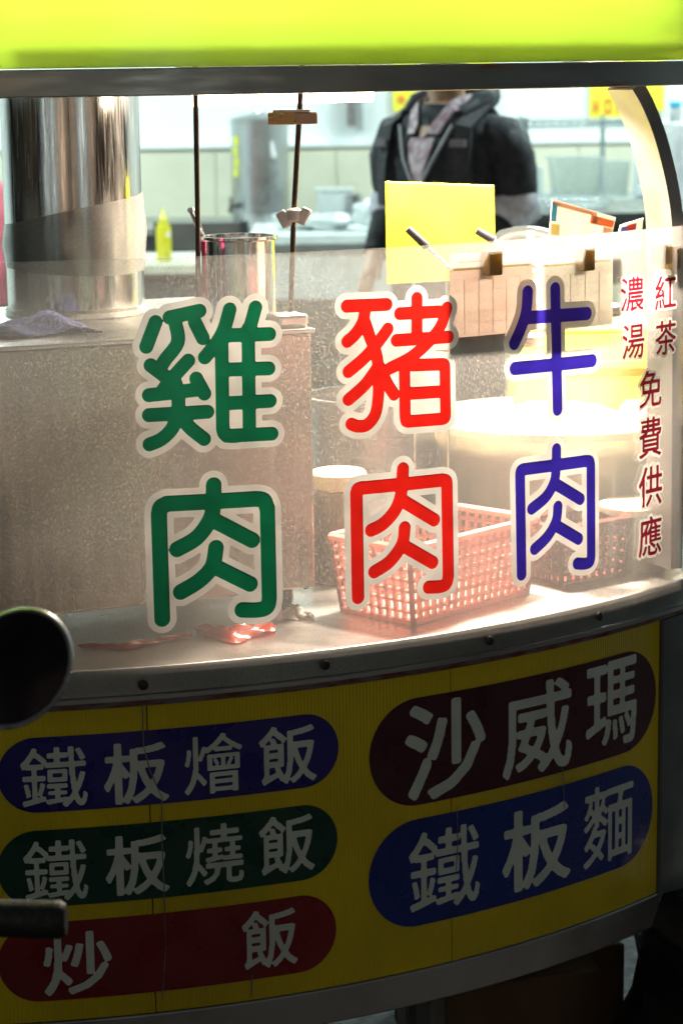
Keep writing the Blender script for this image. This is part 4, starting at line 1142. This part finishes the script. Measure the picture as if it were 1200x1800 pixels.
# ================================================================== inside the shop
STEELF = brushed('shop_steel', col=(0.5, 0.51, 0.52), rough=0.3, stretch=(30, 30, 1))
BENCH = brushed('bench_steel', col=(0.5, 0.52, 0.52), rough=0.4, stretch=(1, 1, 1))


def table(name, label, x0, x1, y0, y1, z, mat, legm, apron=None, cat='table', thick=0.035):
    t = thing(name, label, cat, ((x0 + x1) / 2, (y0 + y1) / 2, 0.06))
    MB().box(((x0 + x1) / 2, (y0 + y1) / 2, z - thick / 2), (x1 - x0, y1 - y0, thick)).build('table_top', mat, t, bevel=0.004)
    for xx in (x0 + 0.04, x1 - 0.04):
        for yy in (y0 + 0.04, y1 - 0.04):
            MB().box((xx, yy, (z - thick + 0.06) / 2), (0.04, 0.04, z - thick - 0.06)).build('leg', legm, t)
    if apron:
        MB().box(((x0 + x1) / 2, y0 + 0.035, z - thick - 0.1), (x1 - x0 - 0.1, 0.02, 0.196)).build('apron', apron, t)
        MB().box(((x0 + x1) / 2, (y0 + y1) / 2, 0.25), (x1 - x0 - 0.1, y1 - y0 - 0.1, 0.02)).build('lower_shelf', apron, t)
    return t


DARKG = pbr('dark_grey_metal', (0.05, 0.055, 0.055), 0.5, 0.2, scale=10)
zb = at(460, 396, 10.8).z
table('work_bench', 'long steel work bench along the back wall under the tea urn', -2.6, 0.9, 10.75, 11.5, zb, BENCH, DARKG, DARKG, 'bench')
# tea urn
uc = at(459, 394, 11.05); uc.z = zb
ur = 50 / FPX * 11.0
uh = at(459, 196, 11.05).z - zb
t = thing('tea_urn', 'tall stainless tea urn with yellow label standing on the back bench', 'urn', uc)
MB().lathe(uc, [(ur * 0.96, 0), (ur, 0.01), (ur, uh * 0.12), (ur * 1.02, uh * 0.125), (ur * 1.02, uh * 0.14), (ur, uh * 0.145), (ur, uh * 0.9), (ur * 1.03, uh * 0.905), (ur * 1.03, uh * 0.93)], 48).build('body', STEELF, t, smooth=35)
MB().lathe(uc + Vector((0, 0, uh * 0.931)), [(ur * 1.02, 0), (ur * 0.9, 0.012), (ur * 0.2, 0.03), (0.025, 0.032), (0.02, 0.055), (0.002, 0.057)], 48).build('lid', STEELF, t, smooth=50)
for k in range(4):
    a = -2.52 + 0.05 * (k % 2); zq = uh * (0.46 + 0.095 * k)
    q = uc + Vector((ur * cos(a) * 1.005, ur * sin(a) * 1.005, zq))
    MB().box(q, (0.035, 0.003, 0.04), rz=a + pi / 2).build('label_patch', pbr('label_yellow', (0.75, 0.78, 0.05), 0.5), t)
q = uc + Vector((ur * cos(-2.45), ur * sin(-2.45), uh * 0.16))
MB().tube([q, q + Vector((-0.03, -0.04, 0.0)), q + Vector((-0.035, -0.048, -0.03))], 0.011, 10).build('tap', BLACK_PL, t, smooth=50)
MB().box(q + Vector((-0.03, -0.04, 0.025)), (0.012, 0.012, 0.035)).build('tap_lever', BLACK_PL, t)
q = uc + Vector((ur * cos(-1.1) * 1.004, ur * sin(-1.1) * 1.004, uh * 0.66))
MB().add([q + Vector((-0.022, -0.004, -0.035)), q + Vector((0.022, 0.006, -0.035)), q + Vector((0.006, 0.0, 0.04)), q + Vector((-0.008, -0.002, 0.04))], [(0, 1, 2, 3)]).build('label_patch', WHITE_PL, t)


def bench_item(px, pyb, d, z):
    p = at(px, pyb, d); p.z = z
    return p


# left service table with squeeze bottle
zt = at(289, 458, 8.7).z
table('service_table', 'beige topped table with dark front at the left of the shop', -1.15, -0.42, 8.5, 9.1, zt, pbr('beige_top', (0.62, 0.60, 0.48), 0.4), DARKG, DARKG)
q = at(289, 458, 8.68); q.z = zt
t = thing('squeeze_bottle', 'yellow mustard squeeze bottle with pointed nozzle on the beige table', 'bottle', q)
YB = film('yellow_bottle', (0.80, 0.74, 0.04), 0.3, 0.08)
MB().lathe(q, [(0.024, 0), (0.028, 0.005), (0.028, 0.12), (0.024, 0.135), (0.016, 0.14)], 24).build('body', YB, t, smooth=40)
MB().lathe(q + Vector((0, 0, 0.1402)), [(0.019, 0), (0.019, 0.012), (0.012, 0.022), (0.004, 0.055), (0.003, 0.056)], 20).build('nozzle', YB, t, smooth=40)
MB().box(q + Vector((0.02, -0.0205, 0.10)), (0.014, 0.004, 0.02), rz=0.8).build('label_patch', WHITE_PL, t)
q = at(350, 440, 9.4)
t = thing('chair', 'dark slatted chair behind the beige table', 'chair', Vector((q.x, q.y, 0.06)))
MB().box((q.x, q.y, 0.52), (0.40, 0.40, 0.03)).build('seat', DARKG, t)
for k in range(3): MB().box((q.x, q.y + 0.19, 0.68 + 0.13 * k), (0.36, 0.02, 0.11)).build('back_slat', pbr('dark_wood', (0.12, 0.11, 0.10), 0.6), t)
for sx_ in (-1, 1):
    for sy_ in (-1, 1): MB().box((q.x + sx_ * 0.18, q.y + sy_ * 0.18, 0.06 + (0.22 if sy_ < 0 else 0.47)), (0.03, 0.03, 0.44 if sy_ < 0 else 0.94)).build('leg', DARKG, t)

# centre table with tubs and wraps
zt2 = at(600, 402, 8.6).z
table('prep_table', 'pale topped prep table in the middle of the shop', -0.32, 0.34, 8.3, 8.95, zt2, pbr('pale_top', (0.66, 0.72, 0.70), 0.35), DARKG, pbr('pale_apron', (0.5, 0.53, 0.52), 0.5))
TUBW = film('white_tub', (0.74, 0.79, 0.77), 0.25, 0.05)


def tub(name, label, cat, c, wx, wy, h, mat, taper=0.86):
    t = thing(name, label, cat, c)
    k = taper
    MB().loft([smooth_ring(c + Vector((0, 0, z)), wx / 2 * s_, wy / 2 * s_, 24, 5) for z, s_ in ((0.001, k * 0.9), (0.006, k), (h - 0.012, 1.0), (h - 0.01, 1.06), (h, 1.06), (h, 0.98), (h - 0.01, 0.96), (0.012, k * 0.95))]).build('shell', mat, t, smooth=35)
    return t


tub('plastic_tub', 'tall white plastic tub on the back bench right of the urn', 'tub', bench_item(588, 392, 10.95, zb), 0.17, 0.15, 0.16, TUBW)
q = bench_item(622, 392, 10.9, zb)
t = thing('steel_canister', 'small stainless canister on the back bench beside the white tub', 'canister', q)
MB().lathe(q, [(0.036, 0), (0.038, 0.004), (0.038, 0.125), (0.04, 0.127), (0.04, 0.133), (0.034, 0.133)], 24).build('body', STEELF, t, smooth=35)
tub('plastic_tub', 'low pale tub on the prep table beside the person', 'tub', bench_item(520, 432, 8.6, zt2), 0.16, 0.14, 0.055, TUBW)
crum = bench_item(650, 430, 8.5, zt2)


def wrap(label, c, s, mat, name='plastic_bag', cat='bag', seed=1):
    rr = random.Random(seed); bm = bmesh.new(); bmesh.ops.create_icosphere(bm, subdivisions=3, radius=1.0)
    for v in bm.verts:
        n_ = v.co.copy(); k = 1 + 0.16 * sin(5 * n_.x + seed) * sin(4 * n_.y + 2 * seed) + 0.14 * sin(7 * n_.z + 3 * n_.x) + rr.uniform(-0.05, 0.05)
        v.co = Vector((n_.x * s[0], n_.y * s[1], max(-0.8, n_.z) * s[2])) * k
    lo = min(v.co.z for v in bm.verts)
    for v in bm.verts: v.co += Vector(c) - Vector((0, 0, lo))
    me = bpy.data.meshes.new(name); bm.to_mesh(me); bm.free(); me.materials.append(mat)
    me.polygons.foreach_set('use_smooth', [True] * len(me.polygons))
    o = bpy.data.objects.new(name, me); C.objects.link(o)
    return tag(o, label, cat)


BAGW = film('white_bag_film', (0.75, 0.8, 0.8), 0.35, 0.12)
wrap('white plastic bag on the prep table by the person', at(650, 425, 8.5) * 0 + Vector((at(650, 425, 8.5).x, 8.5, zt2)), (0.06, 0.06, 0.055), BAGW, seed=3)
wrap('crumpled blue bag on the back bench right of the urn', Vector((at(548, 392, 10.9).x, 10.85, zb)), (0.05, 0.05, 0.022), film('blue_bag', (0.08, 0.12, 0.5), 0.3, 0.1), seed=5)
wrap('pale cloth bundle on the prep table behind the clamp rod', Vector((at(575, 420, 8.55).x, 8.55, zt2)), (0.10, 0.08, 0.03), BAGW, seed=8, name='cloth_bundle', cat='bundle')
# wall dispenser
q = at(617, 190, 11.52)
t = thing('wall_dispenser', 'narrow steel dispenser fixed to the white wall', 'dispenser', q)
MB().box(q + Vector((0, 0, 0.02)), (0.05, 0.08, 0.22)).build('body', STEELF, t, bevel=0.006)
MB().box(q + Vector((0.045, 0.02, 0.02)), (0.03, 0.04, 0.26)).build('side_tube', pbr('pale_grey', (0.5, 0.53, 0.53), 0.5), t, bevel=0.006)

# posters
def poster(label, px0, px1, py0, py1, d, marks, base=None):
    A = at(px0, py0, d); B = at(px1, py1, d)
    t = thing('poster', label, 'poster', ((A.x + B.x) / 2, d, B.z))
    MB().box(((A.x + B.x) / 2, d, (A.z + B.z) / 2), (B.x - A.x, 0.004, A.z - B.z)).build('sheet', base or pbr('poster_yellow', (0.82, 0.78, 0.05), 0.6, scale=3, var=0.06), t)
    for u0, u1, v0, v1, mt in marks:
        MB().box((A.x + (B.x - A.x) * (u0 + u1) / 2, d - 0.004, A.z + (B.z - A.z) * (v0 + v1) / 2), ((B.x - A.x) * (u1 - u0), 0.003, (A.z - B.z) * (v1 - v0))).build('print_mark', mt, t)


PRD = pbr('poster_red', (0.72, 0.22, 0.03), 0.6); PGN = pbr('poster_green', (0.10, 0.38, 0.06), 0.6)
poster('yellow poster with red printed marks at the right behind the bent post', 1036, 1102, 60, 209, 11.56,
       [(0.08, 0.14, 0.76, 0.94, PRD), (0.2, 0.26, 0.76, 0.94, PRD), (0.14, 0.2, 0.83, 0.88, PRD), (0.38, 0.44, 0.76, 0.94, PRD), (0.44, 0.58, 0.76, 0.80, PRD), (0.44, 0.58, 0.90, 0.94, PRD), (0.52, 0.58, 0.8, 0.9, PRD), (0.7, 0.76, 0.76, 0.94, PRD), (0.76, 0.9, 0.83, 0.88, PRD)])
poster('yellow poster with orange marks at the far right of the wall', 1108, 1166, 60, 195, 11.54, [(0.1, 0.16, 0.78, 0.92, PRD), (0.3, 0.45, 0.78, 0.84, PRD)])
poster('yellow and green poster on the wall right of the person', 800, 866, 60, 196, 11.56, [(0.05, 0.14, 0.72, 0.93, PGN), (0.26, 0.36, 0.72, 0.93, PGN), (0.5, 0.6, 0.72, 0.93, PGN), (0.72, 0.9, 0.78, 0.9, PRD)])
poster('yellow poster on the wall left of the person', 689, 732, 60, 195, 11.56, [(0.2, 0.5, 0.8, 0.9, PRD)])

# wire rack and plastic boxes on the right bench
zr_ = at(1000, 345, 10.2).z
table('rack_bench', 'dark bench with pale top under the wire rack at the right', 0.72, 2.3, 9.9, 10.7, zr_, pbr('grey_top', (0.30, 0.34, 0.34), 0.4), DARKG, DARKG, 'bench')
rk0 = at(922, 345, 10.35); rk1 = at(1140, 345, 10.35)
t = thing('wire_rack', 'chrome wire rack standing on the right bench', 'rack', Vector(((rk0.x + rk1.x) / 2, 10.35, zr_)))
RKM = pbr('rack_metal', (0.28, 0.32, 0.32), 0.4, 0.5)
zt3 = at(922, 207, 10.35).z
for xx in (rk0.x, rk1.x):
    for yy in (10.3, 10.6): MB().tube([(xx, yy, zr_), (xx, yy, zt3)], 0.012, 10).build('post', RKM, t, smooth=50)
mid = at(1058, 300, 10.6).x
MB().tube([(mid, 10.6, zr_), (mid, 10.6, zt3)], 0.012, 10).build('post', RKM, t, smooth=50)
for yy in (10.3, 10.6):
    for dz_ in (0.0, 0.028):
        MB().tube([(rk0.x, yy, zt3 - 0.015 - dz_), (rk1.x, yy, zt3 - 0.015 - dz_)], 0.004, 8).build('rail', RKM, t, smooth=50)
    mbz = MB(); nzg = 28
    mbz.tube([(rk0.x + (rk1.x - rk0.x) * i / nzg, yy, zt3 - 0.015 - (0.028 if i % 2 else 0)) for i in range(nzg + 1)], 0.0035, 6); mbz.build('zigzag_wire', RKM, t)
CLB = clear_plastic('cloudy_box', haze=0.30, scratch=0.12, hazecol=(0.7, 0.76, 0.76), gl=0.05)
tub('storage_box', 'large cloudy plastic box of supplies under the wire rack', 'box', bench_item(1010, 343, 10.28, zr_), 0.24, 0.2, 0.17, CLB)
tub('storage_box', 'cloudy plastic box right of the large one on the rack bench', 'box', bench_item(1078, 343, 10.2, zr_), 0.13, 0.16, 0.15, CLB)
tub('storage_box', 'white plastic tub beside the rack post behind the person', 'box', bench_item(940, 343, 10.2, zr_), 0.07, 0.08, 0.13, TUBW)
q = bench_item(1135, 343, 10.05, zr_)
t = thing('canister', 'tall white plastic canister with purple stripe behind the bent post', 'canister', q)
MB().loft([smooth_ring(q + Vector((0, 0, z)), a, b, 24, 5) for z, a, b in ((0.001, 0.05, 0.05), (0.01, 0.055, 0.055), (0.20, 0.055, 0.055), (0.215, 0.045, 0.045), (0.22, 0.03, 0.03), (0.24, 0.028, 0.028))]).build('body', pbr('canister_white', (0.75, 0.8, 0.8), 0.4), t, smooth=35)
MB().box(q + Vector((-0.006, -0.0575, 0.09)), (0.014, 0.004, 0.10)).build('stripe', PURI, t)
q = at(1184, 345, 9.7); zc_ = at(1184, 212, 9.7).z
t = thing('white_cabinet', 'white upright cabinet at the right edge of the shop', 'cabinet', Vector((q.x + 0.1, 9.9, 0.06)))
MB().box((q.x + 0.16, 9.55, (zc_ + 0.06) / 2), (0.44, 0.5, zc_ - 0.06)).build('housing', pbr('cabinet_white', (0.72, 0.74, 0.76), 0.4), t, bevel=0.008)
MB().box((q.x + 0.16, 9.29, zc_ / 2 + 0.06), (0.40, 0.012, zc_ - 0.2)).build('door', pbr('cabinet_door', (0.66, 0.68, 0.72), 0.4), t, bevel=0.004)
MB().tube([(q.x - 0.01, 9.27, 0.9), (q.x - 0.01, 9.27, 1.2)], 0.008, 8).build('handle', STEELF, t)
q2 = at(1186, 212, 9.45); q2.z = zc_
t = thing('water_bottle', 'pale bottle with light blue cap on the white cabinet', 'bottle', q2)
MB().lathe(q2, [(0.022, 0), (0.025, 0.004), (0.025, 0.045), (0.016, 0.058)], 20).build('body', film('pale_bottle', (0.6, 0.62, 0.6), 0.3, 0.1), t, smooth=40)
MB().lathe(q2 + Vector((0, 0, 0.0585)), [(0.022, 0), (0.024, 0.003), (0.024, 0.02), (0.02, 0.024)], 20).build('cap', pbr('cap_blue', (0.05, 0.45, 0.70), 0.4), t, smooth=40)
q = bench_item(1115, 355, 9.95, zr_)
crumb = wrap('crumpled white paper on the rack bench by the bent post', Vector((at(1146, 345, 9.96).x + 0.0, 9.96, zr_)), (0.07, 0.05, 0.03), BAGW, 'paper_wrap', 'paper', 11)

# dark wok station in front of the rack bench
q = at(1020, 400, 7.6)
zs_ = at(1000, 365, 7.8).z
table('cooking_station', 'dark cooking station between the person and the rack bench', 0.56, 1.5, 7.5, 8.2, zs_, pbr('black_top', (0.04, 0.05, 0.05), 0.4), DARKG, DARKG, 'station')
tub('storage_box', 'shallow clear tray on the dark cooking station', 'tray', Vector((0.80, 7.75, zs_)), 0.22, 0.2, 0.035, CLB)

# ================================================================== scooter at the left, mostly out of the picture
sc_d = 2.02
gr_end = at(117, 1616, sc_d)
hx0 = gr_end.x; hz_ = gr_end.z
sct = thing('motor_scooter', 'dark parked scooter whose round mirror and handle grip reach in at the left', 'scooter', (hx0 - 0.36, sc_d + 0.05, 0))
RUB = pbr('rubber', (0.012, 0.012, 0.012), 0.6, scale=80, bump=0.6, bscale=150)
BODYP = pbr('scooter_paint', (0.03, 0.03, 0.035), 0.25, scale=5, coat=0.5)
g0 = Vector((hx0, sc_d, hz_)); hxc = hx0 - 0.36
rr_ = 0.0178
MB().tube([g0, g0 + Vector((-0.006, 0, 0)), g0 + Vector((-0.012, 0.0, 0)), g0 + Vector((-0.125, 0.012, 0.0)), g0 + Vector((-0.13, 0.012, 0))], [rr_ * 0.8, rr_ * 1.02, rr_ * 1.0, rr_ * 0.97, rr_ * 1.15], 20).build('grip', RUB, sct, smooth=40)
gl2 = Vector((2 * hxc - hx0, sc_d, hz_))
MB().tube([gl2, gl2 + Vector((0.006, 0, 0)), gl2 + Vector((0.12, 0.012, 0)), gl2 + Vector((0.125, 0.012, 0))], [rr_ * 0.8, rr_, rr_, rr_ * 1.1], 20).build('grip', RUB, sct, smooth=40)
MB().tube([g0 + Vector((-0.12, 0.012, 0)), Vector((hxc, sc_d + 0.05, hz_ + 0.02)), gl2 + Vector((0.12, 0.012, 0))], 0.011, 10).build('handlebar', DARKM, sct, smooth=50)
hc = MB(); hc.loft([smooth_ring((hxc, sc_d + 0.06, z), a, b, 24, 3) for z, a, b in ((hz_ - 0.10, 0.06, 0.07), (hz_ - 0.03, 0.16, 0.09), (hz_ + 0.03, 0.17, 0.09), (hz_ + 0.06, 0.11, 0.06))])
hc.build('handlebar_cover', BODYP, sct, smooth=40)
MB().lathe((hxc, sc_d - 0.02, hz_ - 0.04), [(0.05, 0.0), (0.055, 0.03), (0.05, 0.06)], 20).build('instrument_pod', BLACK_PL, sct, smooth=40)
# mirror: oval housing seen from behind, tilted
mc = at(28, 1172, sc_d)
sA = 118 / FPX * sc_d; sB = 96 / FPX * sc_d
la = Vector((0.62, 0.18, 0.76)).normalized(); nm = Vector((0.12, -0.95, 0.20)); nm = (nm - la * nm.dot(la)).normalized(); lb = nm.cross(la)
mr_ = MB()
rgs = []
for h, s_ in ((0.022, 0.30), (0.018, 0.62), (0.008, 0.88), (0.0, 0.97), (-0.008, 1.0), (-0.014, 0.99), (-0.016, 0.95)):
    rgs.append(disc_ring(mc - nm * 0 + nm * (-h), la * sA * s_, lb * sB * s_, 48))
mr_.loft(rgs).build('mirror_housing', pbr('mirror_black', (0.012, 0.012, 0.014), 0.16, scale=20, rvar=0.05), sct, smooth=50)
MB().loft([disc_ring(mc + nm * 0.0165, la * sA * 0.93, lb * sB * 0.93, 48), disc_ring(mc + nm * 0.0175, la * sA * 0.92, lb * sB * 0.92, 48)]).build('mirror_glass', brushed('mirror_glass', rough=0.05, col=(0.10, 0.10, 0.11), dirt=(0.06, 0.05, 0.05), stretch=(1, 1, 1), aniso=0, bump=0.0), sct)
MB().loft([disc_ring(mc + nm * h, la * (sA * s_), lb * (sB * s_), 48) for h, s_ in ((0.010, 1.005), (0.019, 1.0), (0.022, 0.965), (0.0195, 0.92), (0.0160, 0.92))], cap=False).build('mirror_rim', pbr('rim_grey', (0.5, 0.52, 0.54), 0.35, 0.5), sct, smooth=60)
stem0 = Vector((hx0 - 0.15, sc_d + 0.015, hz_ + 0.01))
MB().tube([stem0, stem0 + Vector((-0.01, 0.0, 0.10)), mc - la * sA * 0.9 + nm * -0.02, mc - nm * 0.02], 0.0055, 10).build('mirror_stem', DARKM, sct, smooth=50)
mc2 = Vector((2 * hxc - mc.x, mc.y, mc.z)); la2 = Vector((-la.x, la.y, la.z)); nm2 = Vector((-nm.x, nm.y, nm.z)); lb2 = nm2.cross(la2)
MB().loft([disc_ring(mc2 + nm2 * (-h), la2 * sA * s_, lb2 * sB * s_, 32) for h, s_ in ((0.022, 0.30), (0.018, 0.62), (0.008, 0.88), (-0.008, 1.0), (-0.016, 0.95))]).build('mirror_housing', MATS['mirror_black'], sct, smooth=50)
st2 = Vector((2 * hxc - stem0.x, stem0.y, stem0.z))
MB().tube([st2, st2 + Vector((0.01, 0, 0.10)), mc2 - la2 * sA * 0.9 - nm2 * 0.02, mc2 - nm2 * 0.02], 0.0055, 10).build('mirror_stem', DARKM, sct, smooth=50)
# column, shield, wheels, floor, seat
MB().tube([(hxc, sc_d + 0.06, hz_ - 0.08), (hxc, sc_d + 0.22, 0.45)], 0.035, 12).build('steering_column', BODYP, sct, smooth=40)
MB().loft([smooth_ring((hxc, sc_d + y_, z), a, b, 24, 3) for y_, z, a, b in ((0.12, 0.30, 0.17, 0.05), (0.14, 0.5, 0.20, 0.06), (0.10, 0.68, 0.18, 0.05), (0.07, hz_ - 0.06, 0.08, 0.04))]).build('leg_shield', BODYP, sct, smooth=40)


def wheel(c, r):
    n = 36; prof_ = [(r - 0.05, -0.045), (r - 0.01, -0.05), (r, -0.025), (r, 0.025), (r - 0.01, 0.05), (r - 0.05, 0.045)]
    rg = []
    for k in range(n + 1):
        a = 2 * pi * k / n
        rg.append([Vector(c) + Vector((x_, cos(a) * q_, sin(a) * q_)) for q_, x_ in prof_])
    ty = MB().loft(rg, cap=False).build('tyre', RUB, sct, smooth=40)
    MB().tube([Vector(c) + Vector((-0.04, 0, 0)), Vector(c) + Vector((0.04, 0, 0))], r - 0.052, 24).build('wheel_rim', STEELF, sct, smooth=30)


wheel((hxc, sc_d + 0.30, 0.215), 0.215); wheel((hxc, sc_d - 0.92, 0.215), 0.215)
MB().loft([smooth_ring((hxc, sc_d + y_, z), a, b, 20, 4) for y_, z, a, b in ((-0.28, 0.24, 0.15, 0.36), (-0.28, 0.34, 0.16, 0.38))]).build('floorboard', BLACK_PL, sct, smooth=40)
MB().loft([smooth_ring((hxc, sc_d + y_, z), a, b, 24, 3) for y_, z, a, b in ((-0.82, 0.28, 0.12, 0.36), (-0.82, 0.5, 0.17, 0.42), (-0.82, 0.66, 0.16, 0.40))]).build('rear_body', BODYP, sct, smooth=40)
MB().loft([smooth_ring((hxc, sc_d + y_, z), a, b, 24, 3) for y_, z, a, b in ((-0.78, 0.662, 0.15, 0.38), (-0.78, 0.72, 0.16, 0.39), (-0.78, 0.76, 0.13, 0.36))]).build('seat', RUB, sct, smooth=40)

# ================================================================== under and beside the cart
q = onz(905, 1795, 0.0); q = at(905, 1760, 3.35)
t = thing('cardboard_box', 'brown cardboard box in the dark under the right of the cart', 'box', (q.x, 3.5, 0))
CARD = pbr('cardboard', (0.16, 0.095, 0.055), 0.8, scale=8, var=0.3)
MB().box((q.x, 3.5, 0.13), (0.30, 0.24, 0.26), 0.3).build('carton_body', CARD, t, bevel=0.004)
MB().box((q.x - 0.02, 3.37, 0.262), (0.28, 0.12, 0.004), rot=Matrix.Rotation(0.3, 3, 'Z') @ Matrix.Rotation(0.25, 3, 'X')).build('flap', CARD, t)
wrap('bulging black bin bag beside the right corner of the cart', Vector((0.60, 3.30, 0.0)), (0.17, 0.16, 0.22), pbr('bin_bag', (0.01, 0.01, 0.011), 0.3, scale=12, bump=0.8, bscale=25), 'bin_bag', 'bag', 21)
